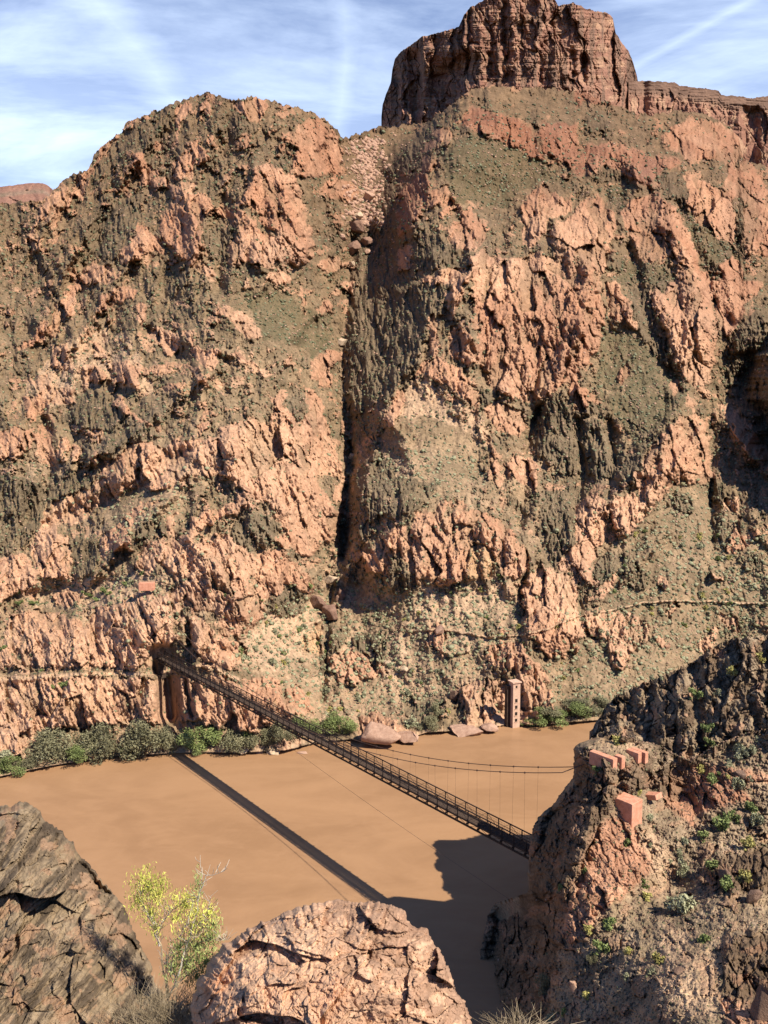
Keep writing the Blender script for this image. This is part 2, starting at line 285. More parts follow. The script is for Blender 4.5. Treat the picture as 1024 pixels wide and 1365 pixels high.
# ------------------------------------------------------------------ the far canyon wall: traced outcrops and shaded areas (4x tiles of the photo)
TILES = {1: (0, 120), 2: (256, 120), 3: (0, 376), 4: (256, 376), 5: (0, 632), 6: (256, 632), 7: (512, 120), 8: (768, 120), 9: (512, 376), 10: (768, 376), 11: (512, 632), 12: (768, 632)}
POLY = """
1P 500,400 540,290 600,230 650,220 620,280 570,340 520,400
1P 400,560 410,450 470,410 500,420 460,480 450,580 420,590
1P 670,210 690,165 730,160 700,200
1P 210,640 240,580 290,540 400,530 400,560 340,640 330,700 290,740 210,700 180,780 250,790 200,840 150,890 140,800 190,690
1P 700,340 760,320 770,370 830,420 900,480 910,510 810,520 760,490 720,440
1P 940,90 1024,50 1040,90 980,150 960,220 930,330 920,280 940,200
1P 910,400 960,350 1030,300 1030,480 960,480 910,460
1P 910,500 1040,490 1040,910 980,900 900,830 850,760 850,700 910,630
1P 640,940 640,870 720,770 740,700 800,750 860,800 880,890 820,860 760,900 690,930
1P 420,1030 410,990 470,930 540,920 620,960 600,1030
1P 280,790 290,750 370,740 280,820 240,840
1P 820,260 870,280 870,330 810,310
1P 540,590 580,590 570,620 540,620
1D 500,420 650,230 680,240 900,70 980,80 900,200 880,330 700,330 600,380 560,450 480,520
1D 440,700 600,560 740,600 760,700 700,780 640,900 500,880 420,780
2P 300,50 340,40 410,70 390,120 340,190 300,150 240,110 200,50 260,70
2P 50,60 110,80 100,150 50,130
2P 480,230 540,210 610,160 700,160 770,220 800,300 800,440 760,470 700,440 640,470 560,460 530,380 560,300 480,270
2P 690,500 740,470 860,480 890,510 860,600 800,590 720,570
2P 330,420 400,390 560,460 600,600 620,630 580,650 650,760 660,860 600,940 500,940 450,860 460,760 430,740 350,700 350,640 240,620 280,540 320,500
2P 200,640 240,620 340,700 370,760 480,800 500,900 400,950 300,920 190,950 200,800 260,750 120,650 140,600
2P -20,520 100,570 110,640 50,720 60,900 130,980 120,1010 -20,940
2P -10,260 40,270 100,370 60,400 -10,390
2P 380,1000 460,950 540,1000 540,1034 380,1034
2P 660,930 760,880 840,930 820,950 680,970
2P 80,230 120,230 135,270 90,290
2D 60,760 200,700 270,750 190,830 170,930 100,900
2D 120,100 380,200 320,240 260,240 180,270 100,220
2D 350,560 430,560 430,680 360,680
3P 270,240 290,120 380,30 430,-10 410,100 400,180 340,190 310,240 330,280 260,300
3P 520,180 530,90 600,30 680,20 740,50 700,90 600,100 560,140
3P 730,210 730,110 770,110 780,180 750,250
3P 180,280 210,210 260,210 240,310 140,360 80,380 90,340 170,310
3L 230,450 280,350 440,270 560,240 600,290 660,270 720,330 750,440 740,500 820,530 840,600 740,590 680,560 560,540 440,560 400,640 300,660 240,650 130,600 140,540
3P 600,450 690,410 750,500 740,580 680,540 620,510
3P 280,350 360,320 400,470 330,470 270,440
3P 430,450 500,430 580,490 560,540 450,540
3P 160,540 240,480 300,560 400,570 390,640 300,650 240,630
3P 480,310 520,310 570,380 540,390
3P 790,290 830,240 940,260 970,330 910,400 850,340
3P 970,260 1034,250 1034,340 980,310
3P 840,580 900,530 1000,530 990,560 880,590
3P 790,460 860,440 950,470 860,500
3P 590,640 640,610 680,640 690,700 820,760 820,790 740,750 660,690
3P 130,620 230,600 240,700 150,760
3P -40,810 60,770 160,780 170,860 90,930 -40,960
3P 180,830 240,760 300,790 270,830 290,900 340,830 380,870 330,920 280,1000 200,930
3P 380,900 400,860 440,880 420,960 380,960
3P 460,830 480,780 550,790 530,850
3P 520,1034 540,960 620,930 700,860 780,850 850,870 900,900 910,840 1034,850 1034,1034
3D 400,620 480,570 560,590 640,680 740,750 600,800 480,780 330,760 320,700 400,680
3D 560,840 760,760 860,830 690,850 620,920 540,950
3D 440,850 480,850 500,920 440,1000
4P 110,150 180,130 260,150 340,230 380,300 330,320 250,260 200,200
4P -10,330 60,350 170,370 120,400 150,440 100,470 50,440 -10,400
4P 200,390 240,360 330,440 380,490 430,500 400,520 300,450
4P 650,160 720,90 755,120 750,160
4P 640,430 690,380 800,350 810,400 740,440 740,570 690,550 630,510
4P 800,0 870,0 860,80 810,40
4P -10,480 60,490 90,560 40,550
4P 580,20 600,90 620,180 600,180 580,100
4P 480,410 520,395 550,440 490,440
4P 600,560 680,600 710,700 740,840 790,960 800,1034 -10,1034 -10,830 140,830 150,780 220,740 340,730 400,760 440,660 420,620 480,560 510,600 480,660 560,720 560,760 620,700
4P 20,770 80,730 90,770 30,800
4D 490,630 600,590 600,700 560,750
4D 560,390 620,400 640,470 600,460
4G 280,50 500,60 740,200 760,350 640,400 560,330 380,300 340,200
5P 160,400 200,310 250,180 300,140 380,110 500,60 540,20 720,-10 730,60 660,80 640,150 540,160 480,220 410,270 300,270 320,320 380,340 380,440 370,560 240,560 200,540
5P -40,480 40,440 130,420 200,540 200,680 100,620 -40,710
5P 540,330 620,280 700,180 760,150 850,140 800,190 720,230 680,310 700,370 640,430 600,420 550,420
5P 720,500 760,380 840,370 950,330 1034,300 1034,560 930,560 860,480 840,460 820,530
5P 720,-10 1034,-10 1000,60 880,80 740,70
5P 870,250 940,190 960,200 920,260 950,320 900,340
5P 640,680 740,620 860,640 1034,570 1034,700 920,740 950,880 860,930 840,1034 430,1034 450,830 500,720
5P -40,1034 60,740 200,720 340,760 440,780 450,860 430,1034
5P 280,640 360,610 430,650 420,710 300,700
5D -40,0 130,20 250,60 230,240 120,400 20,430 -40,400
5D 400,330 520,320 540,450 500,540 420,560 390,520 380,400
5D 690,330 760,260 870,220 880,310 760,370 700,420
5D 260,0 520,0 480,60 370,110 260,180
5L 300,560 500,540 720,600 700,660 500,720 380,720
6P -10,230 140,190 200,150 260,120 350,160 340,190 270,200 180,220 60,300 -10,360
6P -10,400 60,350 130,360 140,300 200,330 240,360 330,440 400,395 470,410 560,470 650,580 660,620 600,650 560,590 480,610 390,680 380,760 300,850 200,860 140,810 130,760 60,730 -10,740
6P 160,-10 660,-10 700,80 780,210 770,340 740,370 680,350 640,440 560,430 520,330 480,270 440,200 380,150 340,140 260,80 200,30
6P 450,340 520,310 530,400 470,400
6P 750,60 800,60 790,150 750,140
6P 850,410 900,400 950,420 1034,380 1034,540 960,520 880,510
6P -10,760 50,750 120,850 130,950 60,960 -10,900
6P 140,820 200,840 190,930 150,950
6P 700,990 760,960 800,960 860,1000 860,1034 720,1034
6D 180,340 260,220 400,200 480,270 470,330 380,400 320,420 240,360
6D 490,610 600,590 620,640 600,740 500,760 400,740 400,680
6L 300,850 500,760 700,780 560,960 300,1034 180,1000 200,900
6T 580,870 700,790 700,970 600,950
6D 700,800 840,790 850,860 760,950 700,900
6D 850,860 1034,830 1034,1034 860,1000
7R 400,170 470,80 560,120 700,150 780,200 860,390 820,370 740,330 660,290 600,260 500,230
7P 270,210 350,190 370,250 300,290 270,270
7P 220,280 270,270 270,310 210,340
7P 200,360 290,360 300,420 200,450
7R 70,780 80,560 140,480 220,440 250,560 230,640 170,700 110,780
7P 250,540 310,500 370,560 360,640 300,700 310,620 240,620
7P 400,640 470,630 550,740 540,800 470,860 380,840 340,820 360,700 410,720
7P 740,600 840,490 990,600 990,650 880,690 860,760 790,850 740,820
7P 880,800 940,700 1034,640 1034,960 920,900
7R 800,220 870,170 1034,190 1034,430 860,340
7P 640,900 800,870 900,900 1034,960 1034,1034 600,1034 600,860
7P 450,900 540,840 590,900 600,1034 480,1034
7P 220,1000 380,940 460,960 460,1034 200,1034
7P 80,840 150,840 150,950 70,960
7G 300,300 500,230 700,310 860,400 1000,540 860,480 700,560 640,640 480,600 380,600 330,500
7D 0,420 100,330 260,160 340,160 200,400 60,500
7D 0,850 200,700 380,860 420,940 200,960 0,960
7D 0,500 60,500 80,780 0,850
8R -10,0 330,-20 340,100 200,80 60,60 -10,100
8D 50,150 100,110 200,180 200,220 60,240
8P 440,260 540,180 620,150 720,160 800,200 890,260 900,350 830,410 700,370 600,380 520,320
8R -10,380 50,300 150,280 240,290 400,360 500,350 570,380 540,420 470,420 380,520 300,500 230,420 150,400 60,450 -10,460
8P 580,430 690,490 760,520 840,560 840,600 860,700 840,840 700,740 640,700 600,640
8P 820,420 900,370 960,430 1010,520 1060,620 1060,900 900,870 880,820 900,600 840,570 780,520
8P -10,640 60,560 120,570 200,660 220,700 180,860 130,1000 -10,960
8P 230,650 300,590 400,550 500,600 560,680 640,850 660,930 720,1034 540,1034 540,920 440,900 400,930 340,890 300,800 240,700
8P 770,930 830,890 900,950 900,1034 770,1034
8P -10,940 140,1000 140,1034 -10,1034
8G 560,620 700,730 860,870 840,900 700,940 620,830
8G 220,900 340,900 500,950 520,1034 200,1034
8D 120,400 200,340 240,460 230,500 100,480
8G 150,500 280,530 240,640 150,580
8D 440,440 580,440 600,640 560,620 470,560
9P 240,380 240,200 260,150 290,200 295,400
9P 320,200 330,60 400,-10 430,60 380,150 370,210
9P 350,400 350,240 400,220 440,260 500,340 560,400 640,520 800,640 600,570 560,540 520,450 480,420 430,430
9P 480,-10 1034,-10 1034,560 940,560 880,610 820,640 720,630 640,600 580,570 540,430 500,340 520,240 500,180 480,130 470,70
9P 130,530 200,430 280,400 370,430 440,500 510,600 490,690 440,640 360,570 230,500
9L 120,560 180,480 250,520 380,600 500,700 560,800 540,880 440,800 250,720 100,730
9P 520,690 600,620 740,700 760,780 720,830 600,780
9P 10,720 60,580 120,560 100,700 20,780
9P 650,980 700,930 800,930 820,1034 650,1034
9P 500,760 560,820 640,1000 560,1034 560,900
9P 1000,480 1034,560 1034,640 980,600
9D 0,0 320,0 320,180 240,180 200,440 60,560 0,680
9D 760,800 780,740 920,590 1034,560 1034,1034 960,1034 820,920
9D 500,560 560,570 600,640 520,680
9D 430,40 470,50 480,180 430,180
10P -10,-10 150,-10 150,200 130,340 70,440 -10,490
10P 160,0 220,0 300,150 320,260 270,220 170,200
10P 380,50 480,60 500,-10 740,-10 730,120 750,320 720,530 680,560 760,620 700,620 600,540 520,400 500,300 460,230 420,140
10P 740,-10 1000,-10 960,80 900,110 890,200 800,300 750,240
10P 750,640 800,650 900,720 960,820 1060,950 1060,1034 960,970 860,850 820,780
10P 360,930 440,830 540,720 640,700 700,760 720,900 710,1034 340,1034
10P 590,560 640,690 620,700 590,620
10P 490,540 540,510 560,560 530,610
10P -10,550 60,560 60,700 -10,690
10P 210,510 260,430 300,460 240,560
10D 270,0 380,50 430,180 480,400 560,470 480,460 330,260 290,120
10G 120,230 300,280 560,500 600,640 520,720 400,800 360,920 200,700 100,560 130,400
10D 860,300 1060,0 1060,900 960,820 880,700 800,600 790,500
10D 0,780 100,720 200,880 360,930 340,1034 0,1034
11P 60,290 110,270 140,330 170,200 240,190 330,220 430,190 560,210 620,250 700,330 780,420 770,520 700,560 620,520 590,440 540,370 500,360 450,400 430,560 330,600 200,550 160,580 130,480 60,400 -10,560 -10,350
11T 440,480 480,380 560,400 600,500 560,560 450,570
11P 270,190 330,130 340,150 310,230
11P 680,20 720,-10 820,-10 820,90 780,80
11P 920,500 970,400 1034,380 1034,540
11P 740,600 800,500 900,500 1034,560 1034,960 940,1000 860,960 760,820 740,740
11L 780,520 900,500 1034,560 1034,800 820,700
11P 540,940 600,900 680,880 760,1034 540,1034
11P 240,820 290,790 330,830 320,960 210,920
11P 600,820 660,830 680,870 630,860
11L 160,680 400,640 560,600 600,700 500,760 300,820 160,780
11D 40,390 120,470 160,620 60,640 30,560
11D 820,100 920,90 1034,20 1034,380 900,480 850,330
11D 320,560 410,560 400,620 330,620
11D 530,770 600,790 640,870 560,870
11D 0,0 160,20 300,60 200,180 80,240 0,220
12P -10,180 60,110 120,100 180,190 160,310 120,380 80,560 -10,550
12P 170,150 280,100 330,130 310,-10 700,-10 700,50 560,50 500,90 420,160 370,240 270,330 200,290
12P 800,410 820,300 880,220 880,340 990,290 920,390 840,430
12P -10,760 160,730 280,740 380,800 400,870 300,960 250,1034 190,1034 160,880 -10,860
12P 140,680 130,600 210,520 220,550 170,640
12P 460,740 500,690 580,680 520,740 500,800
12P 740,750 850,740 880,860 800,820
12P 960,780 1060,800 1060,880
12P 650,900 740,810 750,890 700,1000
12P 720,520 790,560 760,600
12P 440,540 500,580 490,620 450,600
12P 780,130 880,130 870,200 790,190
12P 420,850 500,910 480,940 430,900
12D 80,520 150,420 300,430 370,520 370,620 300,600 220,520 130,600
12D 480,150 560,90 640,120 620,200 500,180
12D 740,30 800,60 790,190 730,150
12D 850,440 1000,420 1000,510 900,520
12D 740,200 830,220 800,400 740,380
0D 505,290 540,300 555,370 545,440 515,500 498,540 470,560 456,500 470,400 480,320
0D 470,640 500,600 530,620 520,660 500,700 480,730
0P -40,905 60,900 215,905 300,900 330,920 400,945 400,955 330,975 250,960 140,965 40,975 -40,990
0D 192,905 224,905 224,955 196,960
0D 246,905 266,900 262,960 244,955
0D 105,905 120,905 128,960 108,960
0P 323,908 350,900 373,906 376,935 340,945 326,930
0P 376,932 390,912 402,916 420,950 392,955
0P 476,962 500,945 530,965 560,975 520,992 478,992
0P 608,918 640,905 674,905 676,960 625,970
0P 650,860 690,855 730,900 738,940 708,966 688,962 688,900
0D 498,955 508,960 508,985 500,975
0D 535,925 580,932 575,975 545,968
0P 440,888 458,865 482,870 520,898 470,912 448,915
0D 425,820 440,815 445,900 428,900
0L -40,985 120,985 300,975 440,950 440,1010 -40,1060
0L 540,975 690,960 690,985 540,990
0L 760,930 800,935 800,960 750,960
0P -40,965 20,968 45,1000 0,1015 -40,1015
0P 255,870 285,850 330,860 325,885 300,895
"""  # dark polygons also paint in shade: spur's left face, right hollow, below bridge end
# cracks, clefts and caves: depth,width then points (photo pixels)
CUTS = """
26,9 473,300 463,370 464,410 457,450 453,500 458,540 465,560 467,600 464,640 460,690 455,740
26,7 466,590 465,640 461,690 457,745
14,5 445,770 440,800 437,830 437,870 433,905 430,935
14,16 310,140 292,220 305,300 292,380
12,14 150,250 130,330 90,400
14,14 430,200 425,280 440,350
14,12 420,430 400,470 380,520
16,12 718,545 706,600 700,660 692,700
18,12 838,330 858,400 878,460 905,520
16,12 905,270 925,330 950,400 975,430
14,12 948,560 946,640 950,720
14,12 600,270 625,320 600,370
14,14 120,500 90,560 110,620
12,12 200,440 240,470 300,480
12,10 770,560 780,620 765,680
12,10 810,560 820,620 812,660
12,14 250,600 200,640 140,670 60,700
12,12 60,560 70,640 30,700
16,3 185,624 184,640
7,2 350,575 365,620 385,680
7,2 290,590 300,630 312,660
6,2 381,657 386,677
9,3 719,463 715,486 714,516
9,3 760,453 757,481 745,516
16,4 640,488 645,500 652,514
9,3 823,295 815,332 808,350
6,2 185,795 195,825 215,857
8,3 207,745 222,760 235,775
18,4 251,830 252,860
18,4 247,905 250,930 256,955
7,2 622,757 624,735 634,725 647,727 657,745 665,757
12,2 688,737 689,741
16,3.5 704,735 700,770 694,790 697,805
13,4 886,440 890,470
9,3 953,395 954,440
14,4 948,640 948,675
10,4 73,275 75,300
12,4 38,320 40,350
6,2 149,285 152,320
7,3 371,285 371,305
11,4 700,600 712,560 722,540
12,4 770,590 778,620
12,4 815,590 822,620
14,6 862,240 868,270 890,300
12,5 945,250 950,290
12,4 975,330 985,360
14,5 990,370 985,420
9,3 425,565 428,600
7,2 60,372 75,400 66,440
"""
RIDGES = """
16,16 640,122 600,160 575,205 556,270 545,340
12,10 575,410 560,470 530,510 505,560 492,640 478,700
14,14 785,190 830,210 870,240 905,300 930,380 945,460
10,10 715,250 690,300 680,380
10,12 180,150 110,225 60,300 35,360
12,12 70,400 60,450
8,12 250,230 260,340 230,420
10,12 345,210 370,300 415,350
12,14 560,690 620,685 680,720 705,745
10,10 770,400 815,270
12,10 850,640 900,620 945,560
9,8 530,390 575,370
20,14 232,135 205,180 165,240 120,300 90,350 70,420
16,12 300,135 285,190 300,240 270,300 262,352
18,14 390,150 400,210 380,270 405,330 390,372
14,12 350,215 330,260 335,310
16,14 200,300 165,360 120,430 70,500
16,14 330,440 280,500 220,545 150,600 60,640
16,12 420,500 390,560 400,620 430,690
16,12 300,560 320,640 345,700 400,750
14,12 180,520 150,580 110,640
16,12 250,640 200,690 150,740 100,800
18,12 240,700 290,760 330,830
12,10 30,560 20,640 40,720
20,14 700,260 740,300 790,370 770,450 730,520
16,12 640,330 610,400 640,470
18,12 860,260 900,310 925,370 930,440 940,500
18,12 950,170 960,230 990,300 1010,360
16,12 830,190 850,240 835,290
16,14 930,520 900,570 860,620 800,680 760,740
14,12 960,540 990,590 1030,640
18,12 512,545 540,590 560,640
14,12 900,700 860,740 820,790
"""
def cpoints(s): return [tuple(float(a) for a in p.split(',')) for p in s.split()]
W0, W1, H0, H1 = -48, 1072, 96, 1060
gu, gv = np.meshgrid(np.arange(W0, W1, dtype=float), np.arange(H0, H1, dtype=float))
masks = {k: np.zeros(gu.shape) for k in 'PDLGRT'}; lift = np.zeros(gu.shape)
prs = random.Random(3)
for ln in POLY.strip().splitlines():
    hd, rest = ln.split(' ', 1); t = int(hd[:-1]); k = hd[-1]; pts = cpoints(rest)
    if t: ox, oy = TILES[t]; pts = [(x / 4 + ox, y / 4 + oy) for x, y in pts]
    xs = [p[0] for p in pts]; ys = [p[1] for p in pts]
    a, b_ = max(int(min(xs)) - W0 - 1, 0), int(max(xs)) - W0 + 2; c_, d_ = max(int(min(ys)) - H0 - 1, 0), int(max(ys)) - H0 + 2
    sl = (slice(c_, d_), slice(a, b_)); ins = inpoly(pts, gu[sl], gv[sl])
    masks[k][sl] = np.maximum(masks[k][sl], ins)
    if k in 'PRTD':
        am = {'P': 1.0, 'R': .9, 'T': .8, 'D': .5}[k] * prs.uniform(.6, 1.25); lift[sl] = np.maximum(lift[sl], ins * am)
G = {k: Grid(W0, H0, 1, blur(m, 1)) for k, m in masks.items()}
TAL_P = [[(295, 870), (345, 822), (395, 795), (440, 785), (445, 960), (400, 945), (330, 895)], [(460, 778), (520, 788), (620, 775), (690, 800), (700, 850), (640, 905), (600, 930), (470, 965), (445, 900)], [(735, 880), (790, 830), (850, 690), (900, 640), (950, 650), (1075, 780), (1075, 880), (960, 870), (830, 940), (740, 940)], [(280, 385), (380, 390), (440, 430), (450, 470), (400, 480), (330, 440)], [(800, 430), (850, 440), (900, 500), (880, 560), (820, 560), (795, 500)], [(585, 200), (640, 178), (700, 200), (760, 255), (700, 270), (640, 270), (600, 240)], [(640, 120), (700, 122), (850, 160), (850, 170), (760, 160), (690, 140)], [(460, 180), (520, 172), (560, 170), (520, 230), (495, 290), (465, 290)], [(540, 510), (600, 540), (640, 590), (640, 650), (560, 660), (500, 640), (520, 560)], [(130, 660), (260, 640), (250, 700), (150, 720)], [(30, 790), (190, 760), (240, 790), (60, 820)]]
tal = np.zeros(gu.shape)
for p_ in TAL_P: tal = np.maximum(tal, inpoly(p_, gu, gv))
TAL = Grid(W0, H0, 1, blur(tal, 7))
LIFT = Grid(W0, H0, 1, blur(lift, 3)); LIFT2 = Grid(W0, H0, 1, blur(lift, 14))
BANK = [(-300, 1120), (-60, 1046), (0, 1035), (60, 1022), (150, 1008), (240, 1003), (330, 1003), (380, 1000), (410, 993), (440, 988), (470, 985), (500, 990), (540, 986), (570, 976), (600, 975), (640, 972), (680, 966), (720, 967), (760, 963), (800, 960), (900, 952), (1080, 940), (1300, 925)]
SKYL = [(-260, 300), (-60, 276), (0, 272), (45, 268), (66, 262), (74, 250), (90, 238), (100, 232), (118, 224), (126, 208), (140, 190), (162, 176), (168, 164), (180, 160), (206, 148), (225, 138), (240, 134), (262, 128), (280, 124), (292, 128), (303, 132), (315, 133), (335, 129), (352, 133), (375, 139), (395, 143), (412, 149), (425, 155), (438, 161), (450, 172), (455, 183), (462, 182), (480, 177), (500, 170), (520, 168), (560, 166), (585, 152), (600, 142), (622, 124), (640, 115), (660, 113), (700, 118), (740, 118), (780, 125), (820, 140), (850, 150), (870, 154), (900, 148), (930, 150), (970, 165), (985, 185), (992, 213), (1024, 222), (1080, 238), (1300, 260)]
CT = [(-40, 290, 600), (-40, 400, 490), (-40, 600, 345), (-40, 800, 258), (-40, 900, 226), (0, 960, 214), (60, 320, 560), (100, 235, 650), (60, 420, 480), (100, 600, 335), (100, 700, 290), (100, 800, 252), (100, 893, 221), (100, 908, 218), (110, 955, 211),
      (200, 780, 236), (200, 893, 220), (200, 908, 217), (210, 955, 210), (300, 895, 219), (300, 800, 240), (300, 700, 272), (200, 650, 285), (250, 550, 330), (250, 450, 395), (250, 350, 470), (250, 250, 560), (280, 125, 690), (170, 165, 700), (400, 150, 700),
      (400, 250, 590), (400, 350, 510), (400, 450, 430), (400, 550, 365), (400, 650, 318), (380, 740, 272), (350, 820, 246), (350, 900, 226), (390, 950, 216), (300, 950, 212),
      (450, 180, 790), (455, 240, 720), (480, 280, 690), (470, 350, 620), (466, 420, 535), (460, 500, 462), (464, 580, 402), (462, 650, 352), (455, 720, 314), (445, 790, 290), (440, 850, 262), (440, 930, 234),
      (520, 175, 900), (512, 240, 800), (500, 330, 665), (500, 420, 515), (495, 500, 440), (508, 560, 372), (486, 650, 324), (478, 720, 298),
      (560, 168, 930), (640, 120, 860), (600, 200, 640), (565, 240, 650), (560, 300, 545), (560, 400, 465), (560, 500, 395), (560, 600, 335), (560, 700, 288), (560, 790, 268), (560, 900, 240), (560, 955, 228),
      (700, 120, 930), (700, 200, 730), (650, 260, 640), (700, 300, 575), (750, 380, 490), (700, 450, 440), (650, 500, 405), (700, 560, 388), (740, 600, 372), (650, 620, 345), (650, 700, 300), (700, 740, 288), (740, 700, 318), (680, 800, 266), (680, 900, 238), (684, 955, 230), (740, 880, 247),
      (780, 130, 960), (790, 200, 800), (850, 150, 1000), (850, 220, 780), (930, 155, 1080), (1030, 225, 1040), (950, 250, 760), (1030, 300, 760), (850, 320, 590), (950, 350, 610), (1030, 380, 640), (830, 420, 480), (900, 450, 465), (950, 480, 480), (975, 500, 500), (965, 440, 510), (1040, 500, 450), (1064, 560, 410), (1050, 420, 500), (840, 520, 415), (900, 560, 400), (960, 600, 400), (1000, 620, 400), (1050, 660, 360),
      (800, 600, 370), (860, 640, 345), (800, 700, 320), (900, 700, 325), (1000, 720, 325), (800, 780, 282), (900, 800, 285), (1040, 820, 290), (800, 880, 252), (900, 900, 258), (1060, 940, 262)]
CT += [(u, v, float(ywater(np.array(v, float)))) for u, v in BANK[1::2] if u < 1100]
DG = depthgrid(CT, W0 - 20, 90, 1090, 1070)
def wall_h(U, V):
    """relief (px toward the viewer) and masks at photo pixels U,V"""
    wu = U + fbm(U / 14, V / 14, 3, 4, .6) * 4.2; wv = V + fbm(U / 14, V / 14, 13, 4, .6) * 4.2
    P = G['P'](wu, wv); D = G['D'](wu, wv); Lm = G['L'](wu, wv); Gm = G['G'](wu, wv); Rm = G['R'](wu, wv); T = G['T'](wu, wv)
    fe = fbm(U / 7, V / 11, 411, 4, .65); fe2 = fbm(U / 24, V / 30, 421, 3, .6)
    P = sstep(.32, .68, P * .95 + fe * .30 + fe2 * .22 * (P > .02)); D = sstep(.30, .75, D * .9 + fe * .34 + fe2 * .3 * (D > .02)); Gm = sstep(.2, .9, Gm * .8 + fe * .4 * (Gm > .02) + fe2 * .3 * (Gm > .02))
    # extra small outcrops and screes scattered over the slopes
    en = fbm(U / 26, V / 20, 21, 6, .68); P2 = sstep(.36, .5, en) * (1 - Gm) * .75 * (1 - D); D2 = sstep(.15, .5, fbm(U / 16, V / 30, 31, 5, .66)) * .8
    P = np.where(P > 0, P, 0)
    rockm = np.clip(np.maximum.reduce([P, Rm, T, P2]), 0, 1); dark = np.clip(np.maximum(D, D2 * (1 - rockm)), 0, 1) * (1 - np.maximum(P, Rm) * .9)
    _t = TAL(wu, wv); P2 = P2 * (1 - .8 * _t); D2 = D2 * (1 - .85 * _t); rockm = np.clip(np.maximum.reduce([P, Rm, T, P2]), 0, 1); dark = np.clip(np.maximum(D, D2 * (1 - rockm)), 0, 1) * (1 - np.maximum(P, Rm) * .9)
    lf = LIFT(wu, wv) * 9 + LIFT2(wu, wv) * 15 + P2 * 3.0 * (1 - P)
    lean = 14 * np.sin(U / 210.)
    r1 = rock(U, V, 27, 2.5, 12, 100, 4, .85, 1.0); r2 = rock(U + 900, V, 8.5, 2.8, -10, 140, 3, 1.05, 1.2)
    left = sstep(520, 440, U)
    r3 = rock(U, V, 10.5, 3.2, 30, 170, 3, 1.0, 1.1)
    rr = r1 * .8 + (r2 * (1 - left * .6) + r3 * left * .6) * .75
    xa, ya = rot(U, V, 24); xb, yb = rot(U, V, -34)
    rr = rr + (ridged(xa / 6.5 + fbm(U / 50, V / 50, 46, 2), ya / 120, 401, 3, .6) * (.4 + .6 * left) + ridged(xb / 9 + fbm(U / 60, V / 60, 48, 2), yb / 150, 405, 3, .6) * .8) * 1.5
    rib = ridged((U + lean) / 6.5 + fbm(U / 20, V / 30, 44, 2) * .8, V / 38.0, 200, 4, .6) * 3.6 + rock(U, V, 11, 3, 4, 210, 2, .9) * .8
    soil = fbm(U / 40, V / 40, 60, 6, .62) * 6 + ridged(U / 16, V / 50, 70, 4, .6) * 1.6 + rock(U, V, 9, 1.4, 12, 220, 3, .95, .8) * (1.0 - .45 * _t)
    big = ridged(U / 34 + .4 * pn(U / 60, V / 60, 8), V / 110, 85, 3, .55) * 6 + (ridged(U / 52 + .3 * pn(U / 70, V / 70, 9), V / 150, 87, 2, .5)) * 5 + ridged(U / 90 + .3 * pn(U / 120, V / 120, 5), V / 170, 80, 3, .5) * 16
    TL = TAL(wu, wv); soil = soil * (1 - .15 * TL); big = big * (1 - .65 * TL); relief = rr; h = lf * (1 - .5 * TL) + big + rockm * rr * 1.35 + dark * (1 - rockm) * rib * 1.6 + (1 - np.maximum(rockm, dark) * .75) * soil
    for ln in CUTS.strip().splitlines():
        hd, rest = ln.split(' ', 1); dp, w = (float(a) for a in hd.split(',')); pts = cpoints(rest)
        d, s_, t_ = dline([(x, y) for x, y in pts], U + (wu - U) * .5, V); e = np.clip(1 - np.minimum(t_, 1 - t_) * 8, 0, 1)
        h = h - dp * np.exp(-(d / (w * (1 - .5 * e))) ** 2) * (2.1 if w > 9.5 else 1.3)
    for ln in RIDGES.strip().splitlines():
        hd, rest = ln.split(' ', 1); dp, w = (float(a) for a in hd.split(',')); d, s_, t_ = dline(cpoints(rest), wu, wv)
        h = h + dp * np.clip(1 - d / (w * np.where(s_ < 0, 2.1, .9)), 0, 1) ** 1.15 * np.clip(np.minimum(t_, 1 - t_) * 6, .15, 1) * 1.75
    deb = sstep(-5, 1, rr + fbm(U / 9, V / 14, 47, 3) * 3)      # soil and scrub fill the hollows of the outcrops
    return h, P * (.5 + .5 * deb), D, Lm, Gm, Rm, T, rockm * (.45 + .55 * deb), dark
